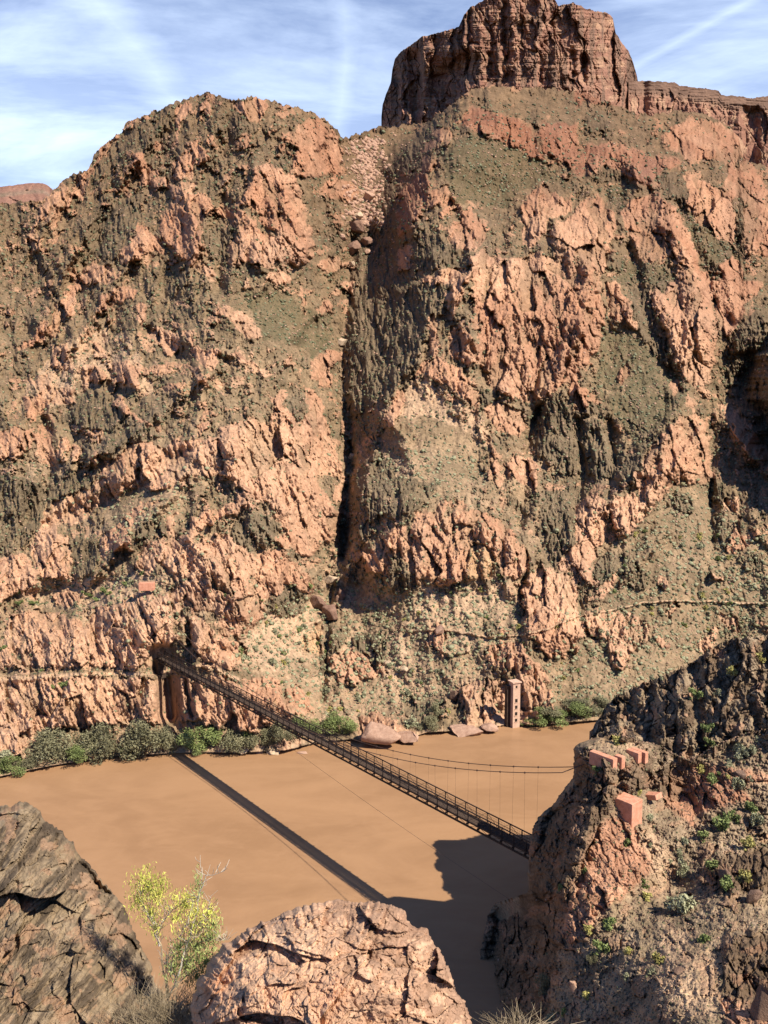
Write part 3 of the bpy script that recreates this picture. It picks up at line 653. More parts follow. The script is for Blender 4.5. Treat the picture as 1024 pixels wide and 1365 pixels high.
def wall_Y(U, V, full=False):
    bank = interp(BANK, U); sky_ = interp(SKYL, U)
    Y = DG(U, V); wq = sstep(290, 380, V) * sstep(690, 590, V); lim = interp([(290, 1000), (400, 1000), (450, 988), (520, 968), (600, 990), (700, 1010)], V)
    lim = lim + 32 + fbm(V / 40, U * 0 + 1.5, 61, 4, .6) * 16; Y = Y * (1 + .045 * wq * np.exp(-((U - lim + 2) / 16) ** 2) - .10 * wq * sstep(lim + 2, lim + 80, U) - .012 * wq * sstep(lim, lim + 20, U) * ridged(U / 22 + V / 160, V / 70, 63, 4, .6)); Y = np.minimum(Y, ywater(np.minimum(V, bank) - .5) * .998)
    h, P, D, Lm, Gm, Rm, T, rk, dk = wall_h(U, V)
    fade = sstep(0, 26, bank - V); amp = .35 + .65 * fade; h = np.where(fade < 1, np.maximum(h * amp, -2 * fade), h)
    # rock set back at the far bridge end
    Y2 = Y * (1 - h / F)
    cl = np.exp(-((U - 218) / 17) ** 2) * sstep(856, 868, V) * sstep(903, 897, V); Y2 = np.maximum(Y2, Y2 + (220.0 - Y2) * np.clip(cl * 1.6, 0, 1)); cl2 = np.exp(-((U - 226) / 16) ** 2) * sstep(897, 903, V) * sstep(975, 950, V); Y2 = Y2 + (interp([(895, 218.5), (960, 212)], V) - Y2) * np.clip(cl2 * 1.3, 0, 1)
    Y2 = Y2 + 5.0 * np.exp(-((U - 223 - (V - 903) * .10) / 6.5) ** 2) * sstep(897, 904, V) * sstep(972, 960, V)  # slot carved to stand for the bridge's shadow on the cliff
    Yb = ywater(bank) ; Y2 = np.where(V > bank, Yb + (V - bank) * .12, np.minimum(Y2, ywater(V) * .9985))
    return (Y2, (h, P, D, Lm, Gm, Rm, T, rk, dk, bank)) if full else Y2
ncol, nrow = 1560, 930
us = np.linspace(-250, 1290, ncol); skyv = interp(SKYL, us) + fbm(us / 9, us * 0 + 3.3, 91, 5, .65) * 3.2; botv = interp(BANK, us) + 14
tt = np.linspace(0, 1, nrow)[:, None]; WU = np.repeat(us[None], nrow, 0); WV = skyv[None] + tt * (botv - skyv)[None]
WY, wf = wall_Y(WU, WV, True)
h_, P_, D_, L_, G_, R_, T_, rk_, dk_, bank_ = wf
# trails: cut a bench (flat tread) into the wall and mark it pale
TRAILS = [([(-40, 912), (0, 905), (40, 903), (80, 900), (120, 898), (160, 899), (200, 898), (216, 896)], 2.6), ([(216, 896), (240, 893), (268, 886), (290, 893), (318, 905)], 2.0),
          ([(545, 842), (580, 838), (610, 842), (655, 850), (700, 846), (730, 838), (768, 822), (800, 816), (840, 808), (856, 803), (900, 801), (960, 802), (1024, 805)], 1.0), ([(385, 845), (420, 828), (440, 822)], 1.6), ([(590, 868), (600, 872), (625, 868)], 1.2)]
tr = np.zeros(WU.shape)
for pts, w in TRAILS:
    d, s_, t_ = dline(pts, WU, WV + fbm(WU / 20, WU * 0, 5, 3) * 1.5); tr = np.maximum(tr, np.clip(1.5 - d / w, 0, 1)); q = np.clip(1.6 - d / (w * 1.5), 0, 1)
    WY = WY * (1 - q * .006)
tr = np.clip(tr, 0, 1)
# smooth the tread itself
pos = unproj(WU, WV, WY)
# the back of the mountain beyond the skyline: falls away behind
back = []
for k in range(1, 8):
    q = pos[0].copy(); q[:, 1] += k * k * 4.0; q[:, 2] -= k * k * 3.0 + k * 2; q[:, 0] *= 1 + k * k * 4.0 / np.maximum(q[:, 1], 1); back.append(q)
allp = np.concatenate([np.stack(back[::-1]), pos], 0)
def padk(a): return np.concatenate([np.repeat(a[:1], 7, 0), a], 0)
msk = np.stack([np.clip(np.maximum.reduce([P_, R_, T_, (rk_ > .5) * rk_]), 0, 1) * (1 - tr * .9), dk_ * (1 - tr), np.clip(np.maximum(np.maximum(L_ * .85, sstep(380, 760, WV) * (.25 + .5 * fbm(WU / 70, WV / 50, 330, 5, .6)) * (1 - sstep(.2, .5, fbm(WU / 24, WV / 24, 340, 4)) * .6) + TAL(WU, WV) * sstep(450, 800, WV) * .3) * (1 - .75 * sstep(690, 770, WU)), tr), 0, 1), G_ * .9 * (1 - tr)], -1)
Yn = sstep(250, 800, WY)
hb = fbm(WU / 60, WV / 60, 300, 4, .6); vstr = fbm(WU / 6, WV / 60, 310, 3, .6)
# tints: higher rock is redder and browner (granite stained by the red beds above), a rusty or grey varnish streaks down some faces
tr_ = 1.02 - .24 * Yn + .10 * hb + .10 * vstr * rk_; tg = 1.02 - .32 * Yn + .08 * hb + .10 * vstr * rk_; tb = 1.0 - .34 * Yn + .05 * hb + .10 * vstr * rk_
tr_ -= R_ * .22; tg -= R_ * .24; tb -= R_ * .22
tg = tg + T_ * .1
tint = np.clip(np.stack([tr_, tg, tb, np.ones_like(tb)], -1), .3, 1.6)
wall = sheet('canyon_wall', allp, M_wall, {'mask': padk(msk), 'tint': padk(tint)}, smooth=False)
tag(wall, 'steep canyon wall of pink granite and dark schist rising from the river', 'canyon wall', kind='structure')
WPOS = Grid  # lookup below
def wall_point(u, v):
    j = int(round((u + 250) / 1540 * (ncol - 1))); j = min(max(j, 0), ncol - 1); i = int(round((v - skyv[j]) / (botv[j] - skyv[j]) * (nrow - 1))); i = min(max(i, 0), nrow - 1)
    return pos[i, j].copy()

# ------------------------------------------------------------------ butte
def column_sheet(name, sky_pts, bot_pts, u0, u1, nc, nr, hfun, mat, Yfun, maskfun, jag=1.5, seed=0, depth=200, drop=.25):
    us_ = np.linspace(u0, u1, nc); sv = interp(sky_pts, us_) + fbm(us_ / 7, us_ * 0 + seed, 400 + seed, 4, .6) * jag; bv = interp(bot_pts, us_)
    t = np.linspace(0, 1, nr)[:, None]; U = np.repeat(us_[None], nr, 0); V = sv[None] + t * (bv - sv)[None]
    h = hfun(U, V, sv[None]); Y = Yfun(U, V) * (1 - h / F); P = unproj(U, V, Y); bk = []
    for k in range(1, 7):
        q = P[0].copy(); e = depth * (k / 6) ** 1.5; q[:, 0] *= 1 + e / q[:, 1] * .9; q[:, 1] += e; q[:, 2] -= e * drop + (120 if k == 6 else 0); bk.append(q)
    A = np.concatenate([np.stack(bk[::-1]), P], 0); mk, ti = maskfun(U, V, h, sv[None])
    pk = lambda a: np.concatenate([np.repeat(a[:1], 6, 0), a], 0)
    return sheet(name, A, mat, {'mask': pk(mk), 'tint': pk(ti)})
BSK = [(508, 160), (510, 140), (514, 128), (521, 110), (523, 92), (527, 78), (534, 69), (548, 60), (562, 49), (584, 44), (604, 38), (612, 35), (618, 22), (626, 10), (640, 3), (655, -5), (680, -8), (720, -8), (738, -2), (745, 7), (755, 6), (763, 3), (775, 9), (790, 14), (810, 17), (817, 24), (821, 45), (830, 58), (838, 68), (845, 86), (850, 104), (853, 135)]
def butte_h(U, V, sv):
    wu = U + fbm(U / 22, V / 22, 501, 4) * 4
    col = rock(wu, V * .8, 34, 3.2, 0, 510, 4, 1.0, 1.4) + rock(wu, V, 13, 2.4, 3, 530, 3, .9, 1.2)
    but = ridged(wu / 44 + .2, V / 400, 540, 2) * 13
    st = 0
    for k, (y, a) in enumerate(((36, 3), (62, 3.5), (86, 3), (112, 3), (132, 2.5), (150, 3))):
        yy = y + fbm(U / 60, U * 0 + k, 550 + k, 3) * 5 + (U - 680) * .02; st = st + a * sstep(-1.2, 1.2, V - yy)
    thin = ridged(U / 70, V / 5.5, 560, 3, .6) * 1.1
    h = col * .8 + but + st + thin
    h = h - 30 * sstep(14, 3, np.abs(U - 553 - (V - 100) * .06)) * sstep(60, 80, V)      # the deep cleft behind the left tower
    h = h - 34 * sstep(560, 575, U) * sstep(640, 598, U + (V - 120) * .4) * sstep(70, 100, V + (U - 590) * .2)
    for (x, y0, y1, w, d) in ((604, 30, 90, 3, 14), (625, 10, 100, 4, 16), (672, 0, 110, 4, 14), (763, 66, 112, 5, 22), (779, 72, 110, 4, 18), (700, 30, 60, 6, 12), (735, 10, 60, 4, 10), (652, 70, 110, 4, 12), (806, 20, 90, 4, 10), (540, 80, 160, 2.5, 9), (720, 60, 112, 3, 10)):
        h = h - d * np.exp(-((U - x - fbm(V / 12, U * 0 + x, 570, 2) * 3) / w) ** 2) * sstep(y0 - 6, y0 + 6, V) * sstep(y1 + 8, y1 - 4, V)
    return h + 5 * sstep(14, 0, V - sv) * 0
def butte_Y(U, V):
    s = (U - 680) / 172.0; return 1010 + 190 * np.clip(np.abs(s), 0, 1) ** 3.2 + np.where(U < 600, (600 - U) * .25, 0) - (V - 60) * .35 + np.where(U > 780, (U - 780) * 1.1, 0)
def butte_mask(U, V, h, sv):
    n = fbm(U / 30, V / 16, 600, 4, .6); o = sstep(.15, .4, fbm(U / 18, V / 10, 620, 4, .6)); low = sstep(0, 14, V - interp([(508, 165), (560, 165), (600, 140), (640, 116), (700, 118), (760, 120), (820, 138), (860, 150)], U))
    one = np.ones_like(U); dk = sstep(.0, .5, fbm(U / 9, V / 70, 630, 4, .6)) * .75
    band = np.exp(-((V - 88 - 4 * n) / 4) ** 2) * .4 + np.exp(-((V - 30 - 5 * n) / 5) ** 2) * .4
    L = np.clip(o * .7 + band, 0, 1) * sstep(1, 0, dk); mk = np.stack([one * (1 - low) * (1 - dk) * (1 - L * .8), dk * (1 - low), L * (1 - low), sstep(4, 0, V - sv) * .6], -1)
    t = 1 + n * .18; return mk, np.stack([t, t, t, one], -1)
butte = column_sheet('butte', BSK, [(500, 176), (560, 176), (600, 156), (640, 130), (700, 132), (760, 138), (820, 158), (860, 172)], 508.5, 853, 620, 330, butte_h, M_butte, butte_Y, butte_mask, 1.6, 1)
tag(butte, 'tall red brown layered sandstone butte topping the mountain under the sky', 'butte', kind='structure')
MSK = [(835, 106), (850, 108), (870, 108), (900, 110), (906, 114), (930, 117), (948, 119), (958, 121), (962, 127), (985, 128), (1000, 131), (1024, 128), (1080, 130)]
def mesa_h(U, V, sv):
    col = rock(U, V, 22, 2.6, 0, 710, 4, 1.0, 1.4) * .9; st = 0
    dv = V - sv
    for k, (y, a) in enumerate(((4, 2), (9, 2.4), (14, 2), (20, 2.4), (27, 2), (40, 3), (60, 3))): st = st + a * sstep(-.8, .8, dv - y - fbm(U / 20, U * 0 + k, 720 + k, 3) * 1.5)
    h = col * sstep(6, 20, dv) + st * 1.3 + ridged(U / 40, V / 3.5, 730, 3) * 1.2 * sstep(30, 15, dv)
    return h - 26 * sstep(985, 996, U) * sstep(1018, 1004, U) * sstep(8, 20, dv) - 16 * np.exp(-((U - 858) / 6) ** 2)
def mesa_mask(U, V, h, sv):
    one = np.ones_like(U); dv = V - sv; L = sstep(.1, .35, fbm(U / 12, V / 20, 740, 4, .6)) * sstep(12, 18, dv) * .7; dk = sstep(26, 12, dv) * .8
    mk = np.stack([(1 - L) * (1 - dk), dk, L, sstep(3, 0, dv) * .5], -1); t = 1 + fbm(U / 30, V / 8, 750, 4) * .2; return mk, np.stack([t, t, t, one], -1)
mesa = column_sheet('mesa', MSK, [(835, 185), (960, 200), (1080, 260)], 838, 1290, 600, 200, mesa_h, M_butte, lambda U, V: 1180 + (U - 900) * .3 - (V - 120) * .8, mesa_mask, 1.2, 5)
tag(mesa, 'dark layered mesa rim running off to the right of the butte', 'mesa', kind='structure')
def far_h(U, V, sv): return rock(U, V, 16, 1.2, 0, 810, 3, .7) * .6 + sstep(3, 12, V - sv) * 5 + fbm(U / 20, V / 20, 830, 4) * 3
def far_mask(U, V, h, sv):
    dv = V - sv; one = np.ones_like(U); r = sstep(12, 6, dv) * .7 + sstep(12, 16, dv) * sstep(30, 22, dv) * .8
    mk = np.stack([np.clip(r, 0, 1), sstep(4, 1, dv) * .7, one * 0, sstep(.0, .4, fbm(U / 10, V / 5, 840, 3)) * .6], -1); return mk, np.stack([one * .95, one * .92, one * .98, one], -1)
hill = column_sheet('far_hill', [(-60, 251), (0, 249), (18, 247), (38, 244), (55, 244), (64, 247), (72, 254), (110, 268)], [(-60, 300), (110, 300)], -260, 110, 300, 60, far_h, M_butte, lambda U, V: 1500 - (V - 240) * 3, far_mask, .6, 9)
tag(hill, 'distant reddish hill behind the left shoulder of the mountain', 'hill', kind='structure')

# ------------------------------------------------------------------ the near hill on the right (its left edge is a silhouette)
NS = [(983, 795), (990, 772), (998, 766), (1036, 765), (1044, 757), (1058, 748), (1074, 736), (1083, 723), (1094, 715), (1105, 710), (1130, 706), (1160, 705), (1190, 704), (1196, 684), (1204, 660), (1222, 650), (1245, 645), (1300, 636), (1345, 630), (1420, 622)]
NTOP = [(600, 998), (765, 998), (780, 989), (795, 984), (815, 980), (832, 981), (852, 987), (870, 991), (885, 997), (900, 1006), (920, 1014), (935, 1006), (960, 990), (1000, 976), (1090, 958)]
RS = [(785, 975), (791, 970), (796, 962), (803, 948), (812, 936), (826, 925), (848, 915), (872, 905), (893, 897), (905, 892), (925, 881), (944, 868), (962, 856), (985, 850), (1030, 846), (1090, 838)]
NC = [(1090, 960, 110), (1000, 980, 112), (1090, 1020, 106), (940, 1000, 112), (900, 1008, 114), (900, 1020, 112),
      (767, 1000, 109), (767, 1034, 108), (790, 990, 110.5), (820, 990, 110.5), (850, 999, 110), (862, 1002, 110), (805, 1030, 102), (845, 1035, 103), (862, 1045, 106), (880, 1052, 106), (905, 1060, 112), (750, 1062, 107), (738, 1078, 106), (712, 1110, 104), (708, 1180, 103), (760, 1080, 99), (790, 1060, 101), (820, 1060, 101), (835, 1085, 99.5), (855, 1105, 98),
      (760, 1150, 94), (800, 1120, 96), (790, 1180, 90), (840, 1160, 92), (740, 1200, 93), (770, 1230, 88), (700, 1210, 108), (660, 1225, 116), (650, 1260, 112), (640, 1365, 100), (700, 1300, 96), (740, 1270, 89), (740, 1365, 80),
      (900, 1110, 98), (940, 1060, 106), (1000, 1060, 104), (1090, 1080, 100), (950, 1110, 99), (1040, 1130, 95), (900, 1160, 96), (960, 1180, 88), (1060, 1200, 84), (860, 1220, 86), (930, 1240, 80), (1000, 1250, 76), (850, 1300, 75), (780, 1320, 80), (900, 1320, 68), (1000, 1330, 66), (1080, 1340, 60), (850, 1400, 66), (960, 1400, 57), (1080, 1420, 52), (720, 1420, 80)]
NG = depthgrid(NC, 600, 820, 1130, 1440)
NPOLY = {'D': [[(1030, 845), (960, 855), (925, 882), (870, 905), (825, 925), (796, 965), (790, 985), (830, 985), (870, 990), (895, 1010), (925, 1018), (960, 985), (1000, 985), (1085, 985), (1085, 850)],
               [(765, 1000), (765, 1040), (736, 1075), (705, 1110), (704, 1190), (640, 1230), (620, 1430), (720, 1430), (740, 1290), (760, 1200), (800, 1100), (830, 1060), (825, 1030), (800, 1005)],  # dark colour laid over the spur's shaded left face
               [(826, 1020), (862, 1005), (872, 1010), (868, 1045), (840, 1058), (826, 1050)], [(870, 1030), (915, 1010), (925, 1040), (900, 1070), (880, 1055)], [(965, 1260), (1000, 1240), (1085, 1250), (1085, 1340), (1000, 1350), (965, 1330)], [(940, 1150), (1010, 1130), (1085, 1150), (1085, 1190), (960, 1190)]],
        'P': [[(795, 1100), (830, 1085), (850, 1110), (870, 1160), (840, 1190), (800, 1215), (785, 1250), (770, 1255), (745, 1240), (745, 1195), (770, 1180), (772, 1140)], [(745, 1200), (775, 1190), (785, 1240), (760, 1265), (742, 1235)], [(890, 1040), (905, 1015), (940, 1022), (985, 1040), (1000, 1065), (960, 1075), (930, 1080), (925, 1105), (900, 1085), (885, 1065)],
              [(900, 1015), (960, 1020), (1030, 1030), (1030, 1045), (960, 1042)], [(952, 815), (985, 815), (1000, 850), (960, 855), (945, 840)], [(960, 1330), (985, 1335), (1040, 1370), (970, 1370)]],
        'L': [[(800, 985), (830, 980), (870, 995), (862, 1003), (840, 1003), (805, 998)], [(848, 1105), (870, 1100), (900, 1150), (880, 1200), (850, 1180)], [(880, 1240), (930, 1240), (960, 1290), (950, 1365), (880, 1330)]]}
gu2, gv2 = np.meshgrid(np.arange(600, 1130, dtype=float), np.arange(820, 1440, dtype=float)); NM = {}
for k, ps in NPOLY.items():
    a = np.zeros(gu2.shape)
    for p in ps: a = np.maximum(a, inpoly(p, gu2, gv2))
    NM[k] = Grid(600, 820, 1, blur(a, 2)); NM[k + 'b'] = Grid(600, 820, 1, blur(a, 9))
NCUT = "26,7 826,1030 829,1050|20,6 863,1036 866,1048|16,5 880,1000 875,1030 888,1050|14,5 930,870 925,900|16,9 985,1290 1010,1330|12,5 770,1050 745,1130 735,1200|10,4 800,1070 790,1110 770,1190|14,6 700,1210 715,1290|12,6 850,930 870,980|10,4 900,910 905,950|9,4 975,900 965,950|10,6 950,1170 1000,1190|12,7 745,1290 720,1365|8,4 890,1250 920,1275"
nr_, nc_ = 640, 790
vv = np.linspace(983, 1418, nr_); ul = interp(NS, vv) + fbm(vv / 8, vv * 0 + 2, 900, 4, .6) * 2.0
NV = np.repeat(vv[:, None], nc_, 1); tq = np.linspace(0, 1, nc_)[None]; NU = ul[:, None] + tq * (1230 - ul[:, None]); NV0 = NV; NV = NV + (interp(NTOP, NU) - 983 + fbm(NU / 7, NU * 0, 905, 4, .6) * 1.6) * sstep(1045, 983, NV) * sstep(0, 12, NU - ul[:, None])
wu = NU + fbm(NU / 16, NV / 16, 910, 4, .6) * 5; wv = NV + fbm(NU / 16, NV / 16, 920, 4, .6) * 5
nP, nD, nL = NM['P'](wu, wv), NM['D'](wu, wv), NM['L'](wu, wv)
xt = sstep(.28, .45, fbm(NU / 30, NV / 24, 930, 5, .6)) * .9; nR = np.clip(np.maximum.reduce([nP, nD, xt * .7]), 0, 1)
rrn = rock(NU, NV, 40, 1.6, -12, 940, 4, .85, 1.2) + rock(NU, NV, 15, 1.8, 14, 960, 3, .85, 1.2) * .7
rrp = rock(NU, NV, 26, 2.4, 32, 980, 4, .9, 1.3)
soil = fbm(NU / 36, NV / 30, 1000, 6, .65) * 7 + rock(NU, NV, 9, 1, 0, 1010, 3, .8, .5) * (.7 - .35 * sstep(1080, 1250, NV) * sstep(790, 850, NU))
nh = (NM['Db'](wu, wv) * 12 + NM['Pb'](wu, wv) * 10) + nD * rrn + nP * (1 - nD) * (rrp * .8 + rrn * .2) + xt * (1 - np.maximum(nD, nP)) * rrn * .55 + (1 - nR * .8) * soil
for s_ in NCUT.split('|'):
    hd, rest = s_.split(' ', 1); dp, w = (float(a) for a in hd.split(',')); d, _, t_ = dline(cpoints(rest), wu, wv); nh = nh - dp * np.exp(-(d / w) ** 2)
LLn = interp([(983, 775), (1005, 783), (1035, 797), (1060, 798), (1090, 790), (1150, 770), (1193, 745), (1255, 741), (1300, 748), (1420, 745)], NV); nh = nh - np.clip(LLn + fbm(NU / 20, NV / 20, 1040, 4, .6) * 9 - NU, 0, 95) * 1.25
edge = np.clip((NU - ul[:, None]) / 16, 0, 1); nh = nh * (.3 + .7 * edge) - 26 * (1 - edge) ** 2 * (1 - .0)
NY = NG(NU, NV) * (1 - nh / F); NY = np.minimum(NY, ywater(NV) * 1.02)
npos = unproj(NU, NV, NY)
bk = []
for k in range(1, 15):
    q = unproj(NU[:, 0] + k * 1.5, NV[:, 0], NY[:, 0] + .5 * k ** 1.4); q[:, 2] -= 1.2 * k ** 1.6 - .4; bk.append(q)
nall = np.concatenate([np.stack(bk[::-1], 1), npos], 1)
tb_ = []
for k in range(1, 8):
    q = nall[0].copy(); e_ = k * k * .35; q[:, 0] *= 1 + e_ / np.maximum(q[:, 1], 1); q[:, 1] += e_; q[:, 2] -= k * k * .95; tb_.append(q)
nall = np.concatenate([np.stack(tb_[::-1], 0), nall], 0)
def padc(a): a = np.concatenate([np.repeat(a[:, :1], 14, 1), a], 1); return np.concatenate([np.repeat(a[:1], 7, 0), a], 0)
nmask = np.stack([np.clip(np.maximum(nP * (1 - nD * .7), xt * .35), 0, 1), np.clip(nD, 0, 1), nL * .9, sstep(.1, .5, fbm(NU / 40, NV / 40, 1020, 4)) * .22 * (1 - nR)], -1)
t0 = 1 + fbm(NU / 50, NV / 50, 1030, 5, .6) * .25; ntint = np.clip(np.stack([t0, t0 * .99, t0 * .97, np.ones_like(t0)], -1), .4, 1.7)
nearhill = sheet('near_hill', nall, M_hill, {'mask': padc(nmask), 'tint': padc(ntint)})
tag(nearhill, 'brown rocky hillside and dark cliff spur at the near end of the bridge', 'hill', kind='structure')
def near_point(u, v):
    i = 0; lo, hi = 0, nr_ - 1
    for _ in range(12):
        i = (lo + hi) // 2; j = int(round((u - ul[i]) / (1230 - ul[i]) * (nc_ - 1))); j = min(max(j, 0), nc_ - 1)
        if NV[i, j] < v: lo = i
        else: hi = i
    i = hi; i = min(max(i, 0), nr_ - 1); j = int(round((u - ul[i]) / (1230 - ul[i]) * (nc_ - 1))); j = min(max(j, 0), nc_ - 1); return npos[i, j].copy()

def ridge_h(U, V, sv):
    wu = U + fbm(U / 16, V / 16, 1101, 4, .6) * 4
    return rock(wu, V, 36, 1.9, -10, 1110, 4, .9, 1.2) * .9 + rock(wu, V, 13, 1.8, 12, 1130, 3, .9, 1.2) * .8 + ridged(U / 60 + 1.3, V / 110, 1140, 3, .5) * 11 - 14 * np.exp(-((U - 925 - (V - 900) * .1) / 8) ** 2) - 12 * np.exp(-((U - 868) / 7) ** 2) * sstep(930, 960, V)
def ridge_mask(U, V, h, sv):
    one = np.ones_like(U); P = sstep(18, 4, np.hypot((U - 968) / 1.3, V - 838)) + sstep(.45, .6, fbm(U / 20, V / 20, 1150, 4)) * .5; D = sstep(-.1, .45, fbm(U / 26, V / 20, 1160, 4, .6) + .15)
    n = fbm(U / 30, V / 30, 1170, 4, .6) * .2; return np.stack([np.clip(P, 0, 1), D * (1 - np.clip(P, 0, 1)), one * 0, sstep(.2, .5, fbm(U / 20, V / 20, 1180, 4)) * .3], -1), np.stack([1 + n, 1 + n, 1 + n, one], -1)
RG = depthgrid([(786, 975, 133), (800, 955, 133), (826, 928, 133), (850, 960, 128), (835, 985, 124), (870, 908, 132), (930, 885, 130), (960, 857, 129), (1030, 850, 127), (1090, 845, 126), (900, 960, 121), (900, 1020, 116), (960, 930, 120), (960, 1000, 114), (1030, 930, 117), (1090, 930, 115), (1030, 1000, 112), (1090, 1040, 108), (800, 1020, 124)], 770, 830, 1110, 1060)
ridge = column_sheet('dark_ridge', RS, [(780, 1050), (840, 1066), (900, 1070), (960, 1070), (1090, 1070)], 786, 1230, 660, 260, ridge_h, M_hill, RG, ridge_mask, 3.0, 21, depth=26, drop=1.9)
tag(ridge, 'dark brown craggy ridge rising behind the salmon concrete blocks on the right', 'ridge', kind='structure')

# ------------------------------------------------------------------ river
def river_mat():
    m, nt, b = nodes('muddy_water', .25, .06)
    n1 = noise(nt, .02, 5, .6, dist=1.2, sc=(1, 2.2, 1), rotd=(0, 0, 30)); n2 = noise(nt, .11, 6, .6, dist=.8, sc=(1, 1.8, 1), rotd=(0, 0, 20))
    c = mix(nt, rng(nt, n1, .38, .62), (.27, .150, .076), (.325, .184, .094)); c = mix(nt, rng(nt, n2, .45, .7, 0, .5), c, (.34, .194, .101))
    nt.links.new(c, b.inputs['Base Color']); b.inputs['Roughness'].default_value = .22
    bump(nt, b, noise(nt, .8, 5, .6, sc=(1, 1.6, 1)), .10, .5); return m
rv = mesh_np('river', [(-900, 20, 0), (900, 20, 0), (900, 420, 0), (-900, 420, 0)], [(0, 1, 2, 3)], river_mat())
tag(rv, 'wide muddy orange brown river crossed by the footbridge', 'river', kind='structure')
bed = mesh_np('valley_ground', [(-9000, -3000, -6), (9000, -3000, -6), (9000, 15000, -6), (-9000, 15000, -6)], [(0, 1, 2, 3)], M_wall, attrs={'mask': np.zeros((4, 4)), 'tint': np.ones((4, 4))})
tag(bed, 'valley ground under the river and mountains', 'ground', kind='structure')

# ------------------------------------------------------------------ small-object materials
def simple_mat(name, c1, c2, sc=3.0, rough=.9, bd=.02, lo=.35, hi=.65, spec=.15):
    m, nt, b = nodes(name, rough, spec); n = noise(nt, sc, 5, .6); c = mix(nt, rng(nt, n, lo, hi), c1, c2)
    n2 = noise(nt, sc * 7, 4, .7); c = mix(nt, 1.0, c, grey(nt, rng(nt, n2, .3, .7, .75, 1.2)), 'MULTIPLY'); nt.links.new(c, b.inputs['Base Color']); bump(nt, b, n2, bd, .6); return m
M_steel = simple_mat('dark_painted_steel', (.02, .014, .012), (.036, .025, .02), 2, .6, .004, spec=.3)
M_cable = simple_mat('rusty_cable', (.07, .04, .03), (.12, .07, .05), 4, .7, .002)
M_plank = simple_mat('weathered_planks', (.055, .036, .026), (.10, .068, .05), 3, .9, .01)
M_conc = simple_mat('salmon_concrete', (.48, .21, .125), (.62, .30, .19), 1.6, .9, .06)
M_shade_conc = simple_mat('shade_toned_masonry', (.045, .03, .022), (.08, .055, .04), .8, .9, .05)  # darkened to stand for the deck's shade on the pier
M_tower = simple_mat('pink_masonry', (.48, .30, .21), (.58, .39, .28), .9, .9, .05)
M_void = simple_mat('dark_opening', (.02, .015, .012), (.03, .022, .018), 2)
def leaf_mat(name, c1, c2, sc=2.0):
    m, nt, b = nodes(name, .8, .2); n = noise(nt, sc, 3, .6)
    oi = nt.nodes.new('ShaderNodeObjectInfo'); c = mix(nt, rng(nt, n, .35, .65), c1, c2)
    c = mix(nt, 1.0, c, grey(nt, rng(nt, oi.outputs['Random'], 0, 1, .8, 1.2)), 'MULTIPLY'); nt.links.new(c, b.inputs['Base Color']); return m
M_sage = leaf_mat('sage_leaves', (.21, .205, .115), (.35, .335, .20), 3)
M_green = leaf_mat('green_leaves', (.13, .16, .05), (.25, .28, .10), 2)
M_olive = leaf_mat('yellow_leaves', (.32, .28, .08), (.48, .42, .15), 3)
M_tam = leaf_mat('grey_twigs', (.135, .125, .065), (.25, .225, .125), 2)
M_sscrub = leaf_mat('sage_scrub', (.15, .155, .085), (.24, .24, .14), .5)
M_dscrub = leaf_mat('dark_scrub', (.075, .075, .038), (.14, .135, .07), .5)
M_bright = leaf_mat('bright_yellow_green_leaves', (.34, .36, .06), (.62, .58, .13), 6)
M_fresh = leaf_mat('fresh_green_leaves', (.24, .30, .08), (.46, .50, .18), 6)
M_stem = simple_mat('pale_bark', (.36, .31, .24), (.52, .46, .37), 12, .9, .003)
M_dark_stem = simple_mat('brown_bark', (.09, .065, .045), (.15, .11, .08), 5, .9, .01)
M_straw = leaf_mat('dry_straw', (.20, .155, .09), (.40, .31, .20), 8)
BOULDC = {'red': ((.17, .095, .065), (.27, .16, .11)), 'pale': ((.38, .27, .17), (.52, .39, .265)), 'pink': ((.34, .20, .135), (.46, .29, .20)), 'brown': ((.14, .085, .06), (.21, .135, .095))}
M_bould = {k: simple_mat(k + '_boulder', a, b_, .9, .95, .35) for k, (a, b_) in BOULDC.items()}
rnd = random.Random(11); nr = np.random.RandomState(5)

# ------------------------------------------------------------------ suspension bridge
A = np.array((-63.0, 217.9, 20.0)); Bn = np.array((22.1, 114.3, 20.0)); BD = (Bn - A); BL = np.linalg.norm(BD); BD /= BL; BN = np.array((-BD[1], BD[0], 0.0)); UP = np.array((0, 0, 1.0))
W2 = 0.95; HT = 1.75; DB = .9; S1 = 138.0; BAY = 2.44
def bp(s, l=0, z=0): return A + BD * s + BN * l + UP * z
bridge = empty('suspension_bridge', tuple(bp(66)), 0)
tag(bridge, 'long narrow dark steel suspension footbridge with mesh railings spanning the muddy river', 'bridge')
def bpart(mb, name, mat, parent=bridge):
    o = mb.build(name, mat); o.parent = parent; o.matrix_parent_inverse = Matrix.Translation(-Vector(parent.location)); return o
m = MB()
k = 0.
while k < S1: m.box(bp(k + .3, 0, 0.0), .50, 2 * W2 - .1, .07, BD, BN, UP); k += .61
bpart(m, 'deck', M_plank)
m = MB()
for l in (-.55, 0, .55): m.bar(bp(0, l, -.13), bp(S1, l, -.13), .10, .18)
bpart(m, 'deck_beam', M_steel)
nb = int(S1 / BAY)
for i in range(nb + 1):
    m = MB(); s = i * BAY; m.bar(bp(s, -W2 - .45, -.34), bp(s, W2 + .45, -.34), .16, .22); m.bar(bp(s, W2 + .4, -.3), bp(s, W2 + .05, .5), .05); m.bar(bp(s, -W2 - .4, -.3), bp(s, -W2 - .05, .5), .05)
    bpart(m, 'floor_beam', M_steel)
